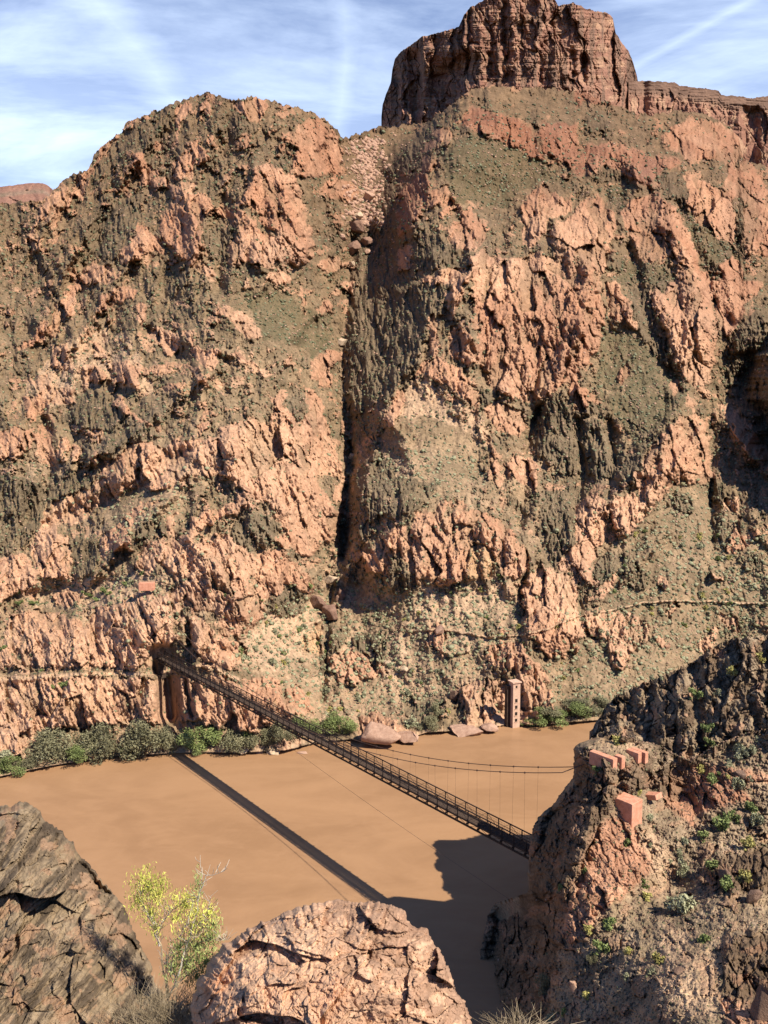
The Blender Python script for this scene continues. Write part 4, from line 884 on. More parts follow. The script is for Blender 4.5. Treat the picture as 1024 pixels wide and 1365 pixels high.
for l in (-W2, W2):
    m = MB()
    m.bar(bp(0, l, -DB), bp(S1, l, -DB), .24, .24); m.bar(bp(0, l, -.1), bp(S1, l, -.1), .13, .26); m.bar(bp(0, l, HT), bp(S1, l, HT), .15, .15); m.bar(bp(0, l, HT * .52), bp(S1, l, HT * .52), .05, .05)
    for i in range(nb + 1):
        s = i * BAY; m.bar(bp(s, l, -DB), bp(s, l, HT), .15, .15)
        if i < nb:
            m.bar(bp(s + (BAY if i % 2 else 0), l, -DB), bp(s + (0 if i % 2 else BAY), l, -.1), .05)
            m.bar(bp(s + (BAY if i % 2 else 0), l, 0), bp(s + (0 if i % 2 else BAY), l, HT), .045)
    bpart(m, 'truss', M_steel)
    m = MB(); k = 0.
    while k < S1: m.bar(bp(k, l * .97, -.05), bp(k, l * .97, HT - .25), .022); k += .34
    for z in np.arange(.15, HT - .2, .3): m.bar(bp(0, l * .97, z), bp(S1, l * .97, z), .018)
    bpart(m, 'mesh_fence', M_steel)
def cz(s): return 1.55 + 10.9 * ((s - 67) / 67) ** 2
for l in (-1.55, 1.55):
    m = MB(); m.tube([bp(s, l, cz(s)) for s in np.linspace(-1, 141, 60)], .06, 6); bpart(m, 'main_cable', M_cable)
    for i in range(1, nb + 1, 2):
        s = i * BAY
        if cz(s) < HT + .5 and False: continue
        m = MB(); m.tube([bp(s, l, cz(s) + .12), bp(s, l * .9, -.3)], .011, 4); m.box(bp(s, l, cz(s)), .14, .16, .26, BD, BN, UP); bpart(m, 'hanger', M_cable)
# backstays to the anchor blocks, wind guys to the rocks
for l, e in ((-1.55, unproj(np.array(192.), np.array(779.), np.array(235.))), (1.55, unproj(np.array(201.), np.array(780.), np.array(235.)))):
    m = MB(); m.tube([bp(-1, l, cz(-1)), e], .07, 5); bpart(m, 'backstay', M_cable)
for l, e in ((-1.55, unproj(np.array(811.), np.array(1006.), np.array(107.))), (1.55, unproj(np.array(851.), np.array(1002.), np.array(108.)))):
    m = MB(); m.tube([bp(141, l, cz(141)), e], .07, 5); bpart(m, 'backstay', M_cable)
g1 = bp(36, -W2, -.5); g2 = unproj(np.array(704.), np.array(1215.), np.array(109.)); m = MB()
m.tube([g1 + (g2 - g1) * t - UP * 3.2 * 4 * t * (1 - t) * .35 for t in np.linspace(0, 1, 20)], .03, 4); bpart(m, 'wind_guy', M_cable)
m = MB(); m.box(bp(-.7, 0, -3.2), 2.0, 2.4, 5.6, BD, BN, UP); m.box(bp(.3, 0, -.62), 2.6, 3.2, .5, BD, BN, UP); bpart(m, 'pier', M_shade_conc)
for l in (-1.55, 1.55):
    m = MB(); m.box(bp(-.6, l, (cz(0) - .2) / 2 - 2), .5, .45, cz(0) + 3.8, BD, BN, UP); m.box(bp(-.6, l, cz(0) + .05), 1.0, .6, .4, BD, BN, UP)
    # the far end hangs its cables straight from saddles on the cliff, so the posts are low stubs
    m = MB(); m.box(bp(-1.4, l, cz(-1) - .35), 1.4, .7, .6, BD, BN, UP); bpart(m, 'cable_saddle', M_shade_conc)

# ------------------------------------------------------------------ concrete anchor blocks
def bevel(o, w):
    md = o.modifiers.new('bevel', 'BEVEL'); md.width = w; md.segments = 2
def anchor(u, v, Y, ln, w, h, label, tilt=0.0, step=False):
    e = unproj(np.array(float(u)), np.array(float(v)), np.array(float(Y))); d = -BD + UP * tilt; d /= np.linalg.norm(d); up = np.cross(d, BN); up = up if up[2] > 0 else -up
    m = MB(); c = e + d * ln / 2 - up * h / 2; m.box(c, ln, w, h, d, BN, up)
    o = m.build('anchor_block', M_conc)
    if step:
        mb2 = MB(); mb2.box(e + d * (ln * .62) - up * (h / 2) - BN * (w * .8), ln * .6, w * .7, h * .9, d, BN, up); p = mb2.build('plinth', M_conc, o); bevel(p, .05)
    bevel(o, .06); tag(o, label, 'anchor block', 'concrete cable anchor blocks'); return o
anchor(820.5, 1011.5, 103.5, 3.9, 1.0, 1.9, 'longest salmon concrete anchor block lying on the ledge at the tip of the near spur')
anchor(831.5, 1009.0, 104.2, 1.2, .85, 1.7, 'short salmon concrete block directly beside the longest one on the near ledge')
anchor(853.5, 1003.5, 106.3, 2.0, .85, 1.5, 'salmon concrete block left of the last one at the foot of the dark cliff')
anchor(862.5, 1003.0, 107.2, 2.4, .75, 1.6, 'rightmost salmon concrete block of the upper row, against the dark cliff')
anchor(850.0, 1069.0, 98.3, 2.9, 2.4, 4.4, 'largest lowest salmon concrete block with a tall front face below the ledge')
anchor(878.0, 1058.0, 103.0, 2.8, 1.6, .7, 'low flat salmon concrete slab lying in the hollow below the upper row', tilt=-.3)
fb = MB(); e = unproj(np.array(196.), np.array(781.5), np.array(229.5)); fb.box(e, 4.3, 2.4, 2.3, (1, .1, 0), (-.1, 1, 0)); o = fb.build('anchor_block', M_conc); bevel(o, .06)
tag(o, 'salmon concrete block on the pink slope across the river above the far bridge end', 'anchor block', 'concrete cable anchor blocks')

# ------------------------------------------------------------------ river gauging tower
tb = wall_point(684, 964); tb[2] = 0; tw = empty('gauging_tower', (tb[0], tb[1] - 1.2, 0), R(22)); H_T = 13.0
tag(tw, 'slender pinkish masonry gauge tower with a column of windows at the far waterline', 'tower')
m = MB(); m.box((0, 0, H_T / 2 - 1), 2.3, 2.3, H_T + 2); m.build('shaft', M_tower, tw)
m = MB(); m.box((0, 0, H_T + .15), 2.9, 2.9, .3); m.build('roof', M_tower, tw)
m = MB(); m.box((-1.7, .9, 5.4), 1.1, 1.4, 13); m.build('tower_shadow', M_shade_conc, tw)  # dark slab added as the tower's shadow on the rock
for z, hh in ((2.2, .85), (4.1, .95), (6.0, .95), (7.9, 1.0), (11.9, .7)):
    m = MB(); m.box((-.1, -1.16, z), .8 if z < 11 else .6, .05, hh); w = m.build('window', M_void, tw)
    m = MB(); m.box((-.1, -1.2, z - hh / 2 - .07), 1.1, .16, .12); m.build('sill', M_tower, w)

# ------------------------------------------------------------------ plants
def leaves(ctr, rad, n, size, seed, shape=1.0, vertical=0.0, soft=False):
    """n small leaf blades spread through clumps"""
    q = np.random.RandomState(seed); ctr = np.array(ctr, float); rad = np.array(rad, float)
    if rad.ndim == 1: rad = rad[:, None] * np.ones((1, 3))
    wgt = rad.prod(1); wgt /= wgt.sum(); i = q.choice(len(ctr), n, p=wgt); d = q.normal(size=(n, 3)); d /= np.linalg.norm(d, axis=1)[:, None]
    r = q.rand(n) ** (.9 if soft else .38) * (1.25 if soft else 1); p = ctr[i] + d * rad[i] * r[:, None]; a = q.normal(size=(n, 3)); a[:, 2] += vertical * np.sign(q.rand(n) - .1) * 2; a /= np.linalg.norm(a, axis=1)[:, None]
    b = np.cross(a, q.normal(size=(n, 3))); b /= np.linalg.norm(b, axis=1)[:, None]; s = size * (.6 + .8 * q.rand(n))[:, None]
    V = np.stack([p - a * s, p + b * s * .4 * shape, p + a * s, p - b * s * .4 * shape], 1); return V.reshape(-1, 3), np.arange(4 * n).reshape(-1, 4)
def bush_protos(kind, mat, nv, size=1.0, n=420, ls=.11, stem=M_dark_stem, vert=0.):
    out = []
    for k in range(nv):
        q = random.Random(kind + str(k)); cs = []; rd = []
        for _ in range(14):
            a = q.random() * 6.28; r = q.random() * .5; cs.append((math.cos(a) * r, math.sin(a) * r, .12 + q.random() * .68 * (1.15 - r))); t = .09 + q.random() * .19; rd.append((t, t, t * (1.0 + vert)))
        V, Fc = leaves(cs, rd, n, ls, k * 7 + len(kind), 1.0, vert); m = MB()
        for c in cs[:6]: m.tube([(0, 0, -.1), (c[0] * .4, c[1] * .4, c[2] * .5), c], [.03, .02, .008], 4)
        out.append((V, Fc, m))
    res = []
    for k, (V, Fc, m) in enumerate(out):
        root = empty('proto', (0, 0, 0)); st = m.build('stem', stem, root); fo = mesh_np('foliage', V, Fc, mat, root); res.append((root, [st, fo]))
    return res
PROT = {'sage': bush_protos('sage', M_sage, 3), 'green': bush_protos('green', M_green, 3), 'olive': bush_protos('olive', M_olive, 3), 'tam': bush_protos('tam', M_tam, 4, n=3600, ls=.036, vert=.5), 'bank': bush_protos('bank', M_green, 4, n=3200, ls=.034)}
for L_p in PROT.values():
    for r_, ch in L_p:
        for o in [r_] + ch: C.objects.unlink(o)
PLAIN = {}
def plant(kind, name, p, w, h, label, cat, group, parts=True):
    root, ch = rnd.choice(PROT[kind]); rz = rnd.random() * 6.28
    if parts:
        r_ = root.copy(); r_.name = name; C.objects.link(r_)
        for c in ch: d = c.copy(); C.objects.link(d); d.parent = r_
    else:
        r_ = ch[1].copy(); r_.parent = None; r_.name = name; C.objects.link(r_)
    r_.location = tuple(p); r_.rotation_euler = (0, 0, rz); r_.scale = (w, w, h); tag(r_, label, cat, group); return r_
def side(u): return 'left of the bridge' if u < 215 else 'under the bridge'
RB = [(12, 1030, 36, 24, 'bank', 'dense green bush at the waterline in the left corner of the far bank'), (68, 1008, 56, 44, 'tam', 'big grey twiggy bush next to the green bush at the far left of the bank'), (100, 1012, 40, 20, 'bank', 'low bright green bush in front of the grey thicket on the left bank'),
      (122, 1004, 44, 38, 'tam', None), (150, 1007, 50, 54, 'tam', 'tallest grey thicket between the left edge and the far end of the bridge'), (168, 1011, 22, 13, 'bank', None), (192, 1004, 54, 50, 'tam', 'tall grey bush just left of the bridge shadow on the bank'), (218, 1001, 34, 42, 'tam', 'grey bush standing in the bridge shadow at the waterline'), (35, 1020, 26, 20, 'tam', None), (8, 1012, 22, 14, 'sage', None),
      (256, 996, 40, 28, 'bank', 'green bush just right of the bridge shadow on the bank'), (285, 996, 44, 30, 'bank', None), (312, 994, 40, 26, 'tam', None), (332, 990, 34, 30, 'bank', None), (354, 993, 40, 28, 'tam', None), (374, 988, 36, 32, 'tam', None), (397, 984, 30, 28, 'bank', None), (415, 979, 30, 20, 'bank', None), (270, 1000, 24, 10, 'bank', None), (430, 975, 24, 18, 'tam', None),
      (447, 976, 36, 28, 'bank', 'bushy green plant beside the pale pink rock where the cables meet the deck'), (466, 978, 22, 18, 'bank', None), (572, 970, 26, 20, 'tam', 'dark grey bush among pale rocks at the middle of the far bank'), (548, 968, 20, 14, 'sage', None), (582, 955, 22, 22, 'tam', None), (720, 963, 32, 22, 'bank', 'round green bush right of the gauging tower at the water'), (744, 961, 34, 18, 'bank', 'wide green bush second to the right of the gauging tower'),
      (768, 955, 36, 18, 'bank', None), (790, 952, 30, 16, 'tam', None), (734, 950, 30, 12, 'tam', None), (772, 942, 36, 12, 'tam', None), (800, 944, 30, 18, 'tam', None), (692, 968, 9, 5, 'bank', None)]
ORD = ['first', 'second', 'third', 'fourth', 'fifth', 'sixth', 'seventh', 'eighth', 'ninth', 'tenth', 'eleventh', 'twelfth', 'thirteenth', 'fourteenth', 'fifteenth', 'sixteenth', 'seventeenth', 'eighteenth', 'nineteenth', 'twentieth', 'twenty-first', 'twenty-second', 'twenty-third']
def zone_r(u): return 0 if u < 240 else (1 if u < 600 else 2)
zr = [sorted([b[0] for b in RB if zone_r(b[0]) == z], reverse=(z == 0)) for z in range(3)]
for u, v, w, h, kd, lb in RB:
    z = zone_r(u); lb = lb or '%s bush %s, %s' % (ORD[zr[z].index(u)], ('to the left of the bridge shadow', 'to the right of the bridge shadow', 'counted rightward from the gauging tower')[z], {'tam': 'grey and twiggy', 'bank': 'leafy green', 'sage': 'pale grey green'}[kd])
    p = wall_point(u, min(v, float(interp(BANK, np.array(float(u)))) - 2)); sc = p[1] / 1040
    nm = 'grey green thicket growing on the far riverbank' if kd == 'tam' else 'leafy green bush growing on the far riverbank'
    plant(kd, 'riverside_bush', p - np.array((0, 0, .3)), w * sc * 1.15, h * sc * (.9 if kd == 'tam' else 1.1), lb or nm, 'bush', 'bushes along the far riverbank')
HS = [(293, 452, 16, 'olive'), (545, 305, 18, 'green'), (590, 415, 16, 'green'), (590, 460, 14, 'green'), (695, 492, 24, 'sage'), (730, 490, 20, 'sage'), (655, 528, 12, 'sage'), (680, 596, 22, 'sage'), (602, 578, 17, 'green'), (625, 560, 8, 'green'), (565, 543, 12, 'olive'), (725, 575, 9, 'sage'), (655, 570, 8, 'olive'),
      (725, 665, 18, 'green'), (740, 710, 22, 'sage'), (680, 705, 16, 'green'), (640, 720, 28, 'green'), (665, 685, 12, 'green'), (570, 760, 18, 'green'), (512, 778, 14, 'sage'), (500, 818, 14, 'sage'), (463, 845, 10, 'sage'), (510, 868, 24, 'sage'), (597, 858, 22, 'green'), (722, 790, 22, 'olive'), (713, 895, 26, 'olive'), (650, 915, 22, 'green'),
      (383, 915, 16, 'green'), (390, 955, 16, 'olive'), (400, 705, 14, 'sage'), (405, 790, 8, 'sage'), (368, 618, 13, 'olive'), (230, 550, 14, 'green'), (328, 780, 14, 'green'), (195, 870, 12, 'green'), (500, 990, 38, 'sage'), (575, 1090, 20, 'green'), (335, 1130, 14, 'olive'), (430, 1160, 22, 'olive'), (408, 1197, 14, 'sage'), (327, 1215, 12, 'sage'),
      (270, 1040, 22, 'green'), (115, 925, 12, 'green'), (200, 1060, 16, 'olive'), (200, 1275, 16, 'olive'), (125, 1325, 14, 'green'), (85, 1345, 20, 'sage'), (440, 255, 8, 'sage'), (410, 250, 8, 'sage'), (665, 230, 16, 'olive'), (755, 190, 16, 'olive'), (620, 300, 12, 'sage'), (745, 450, 9, 'sage'), (240, 1120, 22, 'green'), (215, 1150, 18, 'tam'), (60, 1240, 26, 'tam')]
HL = {35: 'largest round sage shrub in the middle of the brown near hillside', 0: 'yellow shrub on top of the ledge above the salmon blocks', 31: 'yellow green shrub beside the largest salmon concrete block', 16: 'large dark green shrub right of the pink outcrop on the near hillside', 25: 'lower of two yellow shrubs near the right edge of the near hillside', 38: 'rusty yellow shrub low on the near hillside', 22: 'round sage shrub above the largest one on the near hillside'}
CN = {'sage': 'grey green', 'green': 'dull green', 'olive': 'yellow green', 'tam': 'dry grey'}
def zone_h(x, y):
    if x < 420: return 'on the spur tip' if y < 700 else ('by the pink outcrop' if y < 1000 else 'at the hillside foot')
    if y < 320: return 'on the dark ridge'
    return 'on the slope right of the blocks' if y < 620 else ('on the middle hillside' if y < 960 else 'on the lowest hillside')
zh = {}
for x, y, r, kd in sorted(HS, key=lambda t: t[1]): zh.setdefault((zone_h(x, y), kd), []).append((x, y))
RPTS = [ridge]
def any_near(u, v):
    if v > interp(NTOP, np.array(u)) + 2: return near_point(u, v)
    return unproj(np.array(u), np.array(v), RG(np.array([u]), np.array([v]))[0] - 1.0)
for i, (x, y, r, kd) in enumerate(HS):
    u, v = x / 2.417 + 700, y / 2.417 + 800; p = any_near(u, min(v + r / 5, 1400)); zz_ = zone_h(x, y); L9 = zh[(zz_, kd)]; lbh = '%s %s shrub %s%s' % (('only' if len(L9) == 1 else ORD[L9.index((x, y))]), CN[kd], zz_, '' if len(L9) == 1 else ', counted from the top'); s = r * 2 / 2.417 * p[1] / 1051 * 1.1
    plant(kd, 'shrub', p - np.array((0, 0, .15 * s)), s, s * 1.05, HL.get(i, lbh), 'shrub', 'shrubs on the near hillside')
# shrubs on the far slopes: the nearest as objects, the rest as one scatter
cand = []
q = random.Random(4)
def okslope(u, v, pr=.5): return not (G['P'](np.array([u]), np.array([v]))[0] > .4 and q.random() < .86)
while len(cand) < 205:
    u = q.uniform(300, 1020); v = q.uniform(770, 955) if u < 800 else q.uniform(700, 860)
    if v > interp(BANK, np.array(u)) - 8 or (u > 790 and v > interp(RS, np.array(u)) - 4): continue
    if not okslope(u, v): continue
    cand.append((u, v, q.uniform(3.6, 8.5)))
cand += [(113, 792, 9), (121, 797, 9), (128, 800, 8), (138, 790, 10), (146, 793, 8), (168, 780, 9), (175, 777, 7), (102, 808, 8), (107, 814, 6), (148, 806, 7), (68, 786, 9), (44, 807, 10), (27, 805, 8), (28, 790, 7), (88, 775, 7), (98, 783, 6), (190, 765, 7), (205, 765, 6), (83, 915, 10), (88, 912, 8), (70, 917, 6), (28, 877, 8), (55, 895, 6), (5, 865, 9), (280, 775, 7), (300, 795, 6), (355, 832, 7), (340, 866, 9), (320, 870, 11), (325, 880, 12), (362, 885, 13), (378, 872, 8), (372, 850, 7)]
for u, v, r in cand:
    p = wall_point(u, v); s = r * p[1] / 1051 * 1.15; kd = q.choice(['sage', 'sage', 'sage', 'green', 'olive'] if u > 200 else ['sage', 'green'])
    plant(kd, 'desert_shrub', p - np.array((0, 0, .2 * s)), s, s * .9, ('small %s shrub on the far slope ' + ('between bridge and gully mouth' if u < 445 else 'between gully mouth and gauging tower' if u < 680 else 'right of the gauging tower') if u > 215 else 'small %s desert shrub on the pink rocks above the far left trail') % CN[kd], 'shrub', 'desert shrubs across the river' if u > 215 else 'desert shrubs above the left trail', parts=False)
def blobs(pts, sizes, seed, amp=.35, sq=.8):
    """many tiny lumpy solids (icosahedra) in one mesh"""
    t = (1 + 5 ** .5) / 2; ico = np.array([(-1, t, 0), (1, t, 0), (-1, -t, 0), (1, -t, 0), (0, -1, t), (0, 1, t), (0, -1, -t), (0, 1, -t), (t, 0, -1), (t, 0, 1), (-t, 0, -1), (-t, 0, 1)]); ico /= np.linalg.norm(ico[0])
    fc = np.array([(0, 11, 5), (0, 5, 1), (0, 1, 7), (0, 7, 10), (0, 10, 11), (1, 5, 9), (5, 11, 4), (11, 10, 2), (10, 7, 6), (7, 1, 8), (3, 9, 4), (3, 4, 2), (3, 2, 6), (3, 6, 8), (3, 8, 9), (4, 9, 5), (2, 4, 11), (6, 2, 10), (8, 6, 7), (9, 8, 1)])
    q2 = np.random.RandomState(seed); n = len(pts); V = ico[None] * (1 + amp * q2.uniform(-1, 1, (n, 12, 1))); a = q2.rand(n) * 6.28; c, s_ = np.cos(a)[:, None], np.sin(a)[:, None]
    V = np.stack([V[..., 0] * c - V[..., 1] * s_, V[..., 0] * s_ + V[..., 1] * c, V[..., 2] * sq], -1) * (np.array(sizes) / 2)[:, None, None] + np.array(pts)[:, None]
    return V.reshape(-1, 3), (fc[None] + 12 * np.arange(n)[:, None, None]).reshape(-1, 3)
def scatter(n, sz, ufn, test, seed, lookup):
    q3 = random.Random(seed); P = []; S = []
    while len(P) < n:
        u, v = ufn(q3)
        if not test(u, v, q3): continue
        p = lookup(u, v); r = (sz[0] + (sz[1] - sz[0]) * q3.random() ** 2.2 * 1.35) * p[1] / 1051; P.append(p); S.append(r)
    return P, S
def wtest(u, v, q3):
    if v < interp(SKYL, np.array(u)) + 3 or v > interp(BANK, np.array(u)) - 4: return False
    g = G['G'](np.array([u]), np.array([v]))[0]; pk = G['P'](np.array([u]), np.array([v]))[0]
    return q3.random() < (.06 if pk > .5 else (1.0 if g > .3 else .5))
ufw = lambda q3: (q3.uniform(-40, 1064), q3.uniform(130, 960))
for nm, mt, n, sz, sd_, lb in (('slope_scrub', M_sscrub, 9500, (1.4, 4.0), 1, 'tiny grey green scrub dotted over all the far slopes'), ('dark_scrub', M_dscrub, 9500, (1.4, 4.4), 2, 'dark green scrub covering the shaded slopes and gullies')):
    P, S = scatter(n, sz, ufw, wtest, sd_, wall_point); V, Fc = blobs(P, S, sd_, .5, .8); o = mesh_np(nm, V, Fc, mt); tag(o, lb, 'scrub', kind='stuff')
def ttest(u, v, q3): return v < interp(BANK, np.array(u)) - 6 and q3.random() < float(TAL(np.array([u]), np.array([v]))[0]) * .95 + .05
for nm, mt, n, sz, sd_, lb in (('talus_scrub', M_sage, 2600, (2.6, 6.0), 41, 'low round grey green scrub thick on the sandy lower slopes'), ('talus_brush', M_tam, 1500, (2.4, 6.0), 42, 'dry brown brush between the green scrub on the lower slopes')):
    P, S = scatter(n, sz, lambda q3: (q3.uniform(150, 1064), q3.uniform(600, 955)), ttest, sd_, wall_point); V, Fc = blobs(P, S, sd_, .55, .75); tag(mesh_np(nm, V, Fc, mt), lb, 'scrub', kind='stuff')
P, S = scatter(9000, (.9, 3.2), lambda q3: (q3.uniform(-40, 1064), q3.uniform(160, 960)), wtest, 3, wall_point); V, Fc = blobs(P, S, 3, .5, .7); tag(mesh_np('rubble', V, Fc, M_bould['pink']), 'loose pink stones strewn over the far slopes', 'rubble', kind='stuff')
def nearuv(q3): return q3.uniform(640, 1060), q3.uniform(950, 1400)
def ntest(u, v, q3): return u > interp(NS and [(b, a) for a, b in [(x[1], x[0]) for x in NS]], np.array(v)) + 20 and NM['D'](np.array([u]), np.array([v]))[0] < .7
def near_left(v): return float(interp(NS, np.array(float(v))))
def ntest(u, v, q3): return u > near_left(v) + 15 and q3.random() < (1.0 if NM['D'](np.array([u]), np.array([v]))[0] < .5 else .3)
P, S = scatter(7500, (.6, 3.0), nearuv, ntest, 5, near_point); V, Fc = blobs(P, S, 5, .5, .7); tag(mesh_np('hillside_rubble', V, Fc, M_bould['brown']), 'loose brown stones strewn over the near hillside', 'rubble', kind='stuff')
P, S = scatter(3000, (.6, 2.4), nearuv, ntest, 6, near_point); V, Fc = blobs(P, S, 6, .5, .7); tag(mesh_np('pale_rubble', V, Fc, M_bould['pink']), 'pale pink stones strewn over the near hillside', 'rubble', kind='stuff')
P, S = scatter(1500, (1.2, 3.4), nearuv, ntest, 8, near_point); V, Fc = blobs(P, S, 8, .5, .9); tag(mesh_np('hillside_scrub', V, Fc, M_dscrub), 'tiny low scrub between the stones of the near hillside', 'scrub', kind='stuff')
P, S = scatter(1100, (.8, 7.0), lambda q3: (q3.gauss(488, 14) + 0, q3.uniform(185, 300)), lambda u, v, q3: 455 < u < 560 and v > interp(SKYL, np.array(u)) + 2, 9, wall_point); V, Fc = blobs(P, S, 9, .5, .8); tag(mesh_np('talus', V, Fc, M_bould['pink']), 'pale broken blocks filling the head of the gully', 'talus', kind='stuff')

# ------------------------------------------------------------------ boulders
def icos(sub):
    import bmesh; bm = bmesh.new(); bmesh.ops.create_icosphere(bm, subdivisions=sub, radius=1.0); me = bpy.data.meshes.new('t'); bm.to_mesh(me); bm.free()
    V = np.empty(len(me.vertices) * 3); me.vertices.foreach_get('co', V); Fc = np.empty(len(me.polygons) * 3, int); me.polygons.foreach_get('vertices', Fc); bpy.data.meshes.remove(me); return V.reshape(-1, 3), Fc.reshape(-1, 3)
IV, IF = icos(4)
def boulder_verts(seed):
    q4 = np.random.RandomState(seed); V = IV.copy()
    for _ in range(20):                                # chop planes off a ball: angular block
        n = q4.normal(size=3); n /= np.linalg.norm(n); d = q4.uniform(.38, .78); t = V @ n; V = np.where((t > d)[:, None], V - np.outer(t - d, n), V)
    V += (facet(V[:, 0] * 2.6 + seed, V[:, 1] * 2.6 + V[:, 2] * 1.9, seed)[0] * .10 + facet(V[:, 0] * 6 + seed, V[:, 2] * 6 - V[:, 1] * 4, seed + 3)[0] * .045)[:, None] * V
    V += (fbm(V[:, 0] * 3 + seed, V[:, 1] * 3 + V[:, 2] * 2, seed, 4) * .05)[:, None] * V; return V
def boulder(u, v, w, h, col, label, Yoff=0, grp=None, look=None, name='boulder'):
    p = (look or wall_point)(u, v + h * .35); s = p[1] / 1040; V = boulder_verts(int(u * 7 + v)) * np.array((w * s * .62, w * s * .5, h * s * .75)); o = mesh_np(name, V, IF, M_bould[col]); o.location = (p[0], p[1] - w * s * .25 + Yoff, p[2] + h * s * .25)
    tag(o, label, 'boulder', grp); return o
for b in [(478, 289, 15, 11, 'pale', 'pale cream block wedged high in the gully above two red boulders'), (477, 303, 26, 20, 'red', 'upper of the two big reddish boulders in the gully'), (472, 331, 22, 19, 'red', 'lower of the two big reddish boulders in the gully'), (489, 322, 17, 13, 'red', 'smaller reddish block right of the lower gully boulder'), (457, 316, 12, 10, 'pink', 'small pink boulder at the left edge of the gully boulders'),
          (490, 336, 12, 9, 'pink', 'small pink rock under the gully boulders'), (470, 352, 10, 8, 'pale', 'pale rock below the lowest gully boulder'), (494, 262, 24, 13, 'pink', 'wide pink slab in the upper gully below the saddle'), (457, 456, 17, 13, 'pale', 'pale wedge shaped rock at the lip of the dark gully'), (470, 607, 13, 10, 'pale', 'pale rock deep in the shadowed gully'),
          (440, 771, 26, 15, 'pale', 'cream slab with a flat top at the mouth of the gully'), (426, 801, 26, 23, 'red', 'large rounded red brown boulder left in the cluster under the cream slab'), (441, 815, 27, 19, 'red', 'lowest red brown boulder in the cluster under the cream slab'), (455, 790, 17, 20, 'red', 'right upright red brown boulder in the cluster under the cream slab'), (449, 797, 9, 8, 'red', 'smallest round boulder in the middle of the cluster under the cream slab'),
          (366, 998, 22, 13, 'pale', 'pale angular rock at the waterline below the bridge'), (348, 1000, 16, 9, 'pink', 'pinkish rock at the waterline left of the pale angular one'), (326, 998, 18, 8, 'pale', 'low pale rock on the bank below the bridge'), (503, 968, 62, 36, 'pink', 'pale pink rock mass at the waterline below the middle of the far bank'), (543, 976, 40, 18, 'pink', 'flat pink rock beside the pink rock mass at the waterline'),
          (622, 968, 50, 20, 'pink', 'long pink rock shelf at the waterline left of the gauging tower'), (650, 965, 30, 12, 'pink', 'small pink rock shelf against the gauging tower foot'), (516, 882, 14, 8, 'pale', 'small cream rock on the slope above the middle of the far bank'), (585, 838, 22, 14, 'pink', 'rounded pink rock beside the faint trail on the right slope'), (540, 890, 12, 7, 'pale', 'pale stone on the lower slope between gully and gauging tower'), (603, 925, 14, 16, 'brown', 'dark brown boulder left of the tower rock')]:
    boulder(b[0], b[1], b[2], b[3], b[4], b[5], grp='boulders across the river')
bp_ = unproj(np.array(402.), np.array(1004.), ywater(np.array(1004.))); V = boulder_verts(77) * np.array((1.6, 1.1, .5)); o = mesh_np('boulder', V, IF, M_bould['pink']); o.location = tuple(bp_); tag(o, 'small low rock sitting in the river off the far bank', 'boulder', 'boulders across the river')
for b in [(1010, 1330, 46, 60, 'brown', 'large reddish boulder in the dark hollow at the lower right'), (985, 1030, 18, 12, 'brown', 'brown rock on the right slope above the pink outcrop'), (965, 1165, 30, 18, 'brown', 'dark rock in the rocky band at the right of the near hillside'), (1000, 1190, 26, 18, 'brown', 'dark rock right of the others in the rocky band on the near hillside'), (764, 1310, 14, 18, 'pink', 'upright pale pink rock near the bottom of the near hillside'), (905, 1290, 16, 10, 'brown', 'small brown rock low on the near hillside')]:
    boulder(b[0], b[1], b[2], b[3], b[4], b[5], grp='rocks on the near hillside', look=any_near)

# ------------------------------------------------------------------ foreground rocks: closed bodies of real size a few metres away
def rock_mat(name, a, b_, c_, dk, sc, bd, rotd=(0, 0, 0), scl=(1, 1, 1)):
    m, nt, b = nodes(name, .93, .12); n1 = noise(nt, sc, 7, .65, sc=scl, rotd=rotd); n2 = noise(nt, sc * 5, 6, .7); n3 = noise(nt, sc * .5, 5, .6)
    at = nt.nodes.new('ShaderNodeAttribute'); at.attribute_name = 'mask'; sp = nt.nodes.new('ShaderNodeSeparateColor'); nt.links.new(at.outputs['Color'], sp.inputs[0])
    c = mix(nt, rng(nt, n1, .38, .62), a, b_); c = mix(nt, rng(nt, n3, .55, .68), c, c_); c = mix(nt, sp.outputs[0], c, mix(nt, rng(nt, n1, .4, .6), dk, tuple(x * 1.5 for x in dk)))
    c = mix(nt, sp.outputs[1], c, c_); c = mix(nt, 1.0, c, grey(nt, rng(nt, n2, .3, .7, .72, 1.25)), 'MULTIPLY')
    at2 = nt.nodes.new('ShaderNodeAttribute'); at2.attribute_name = 'tint'; c = mix(nt, 1.0, c, at2.outputs['Color'], 'MULTIPLY')
    nt.links.new(c, b.inputs['Base Color']); bump(nt, b, n2, bd, .9); return m
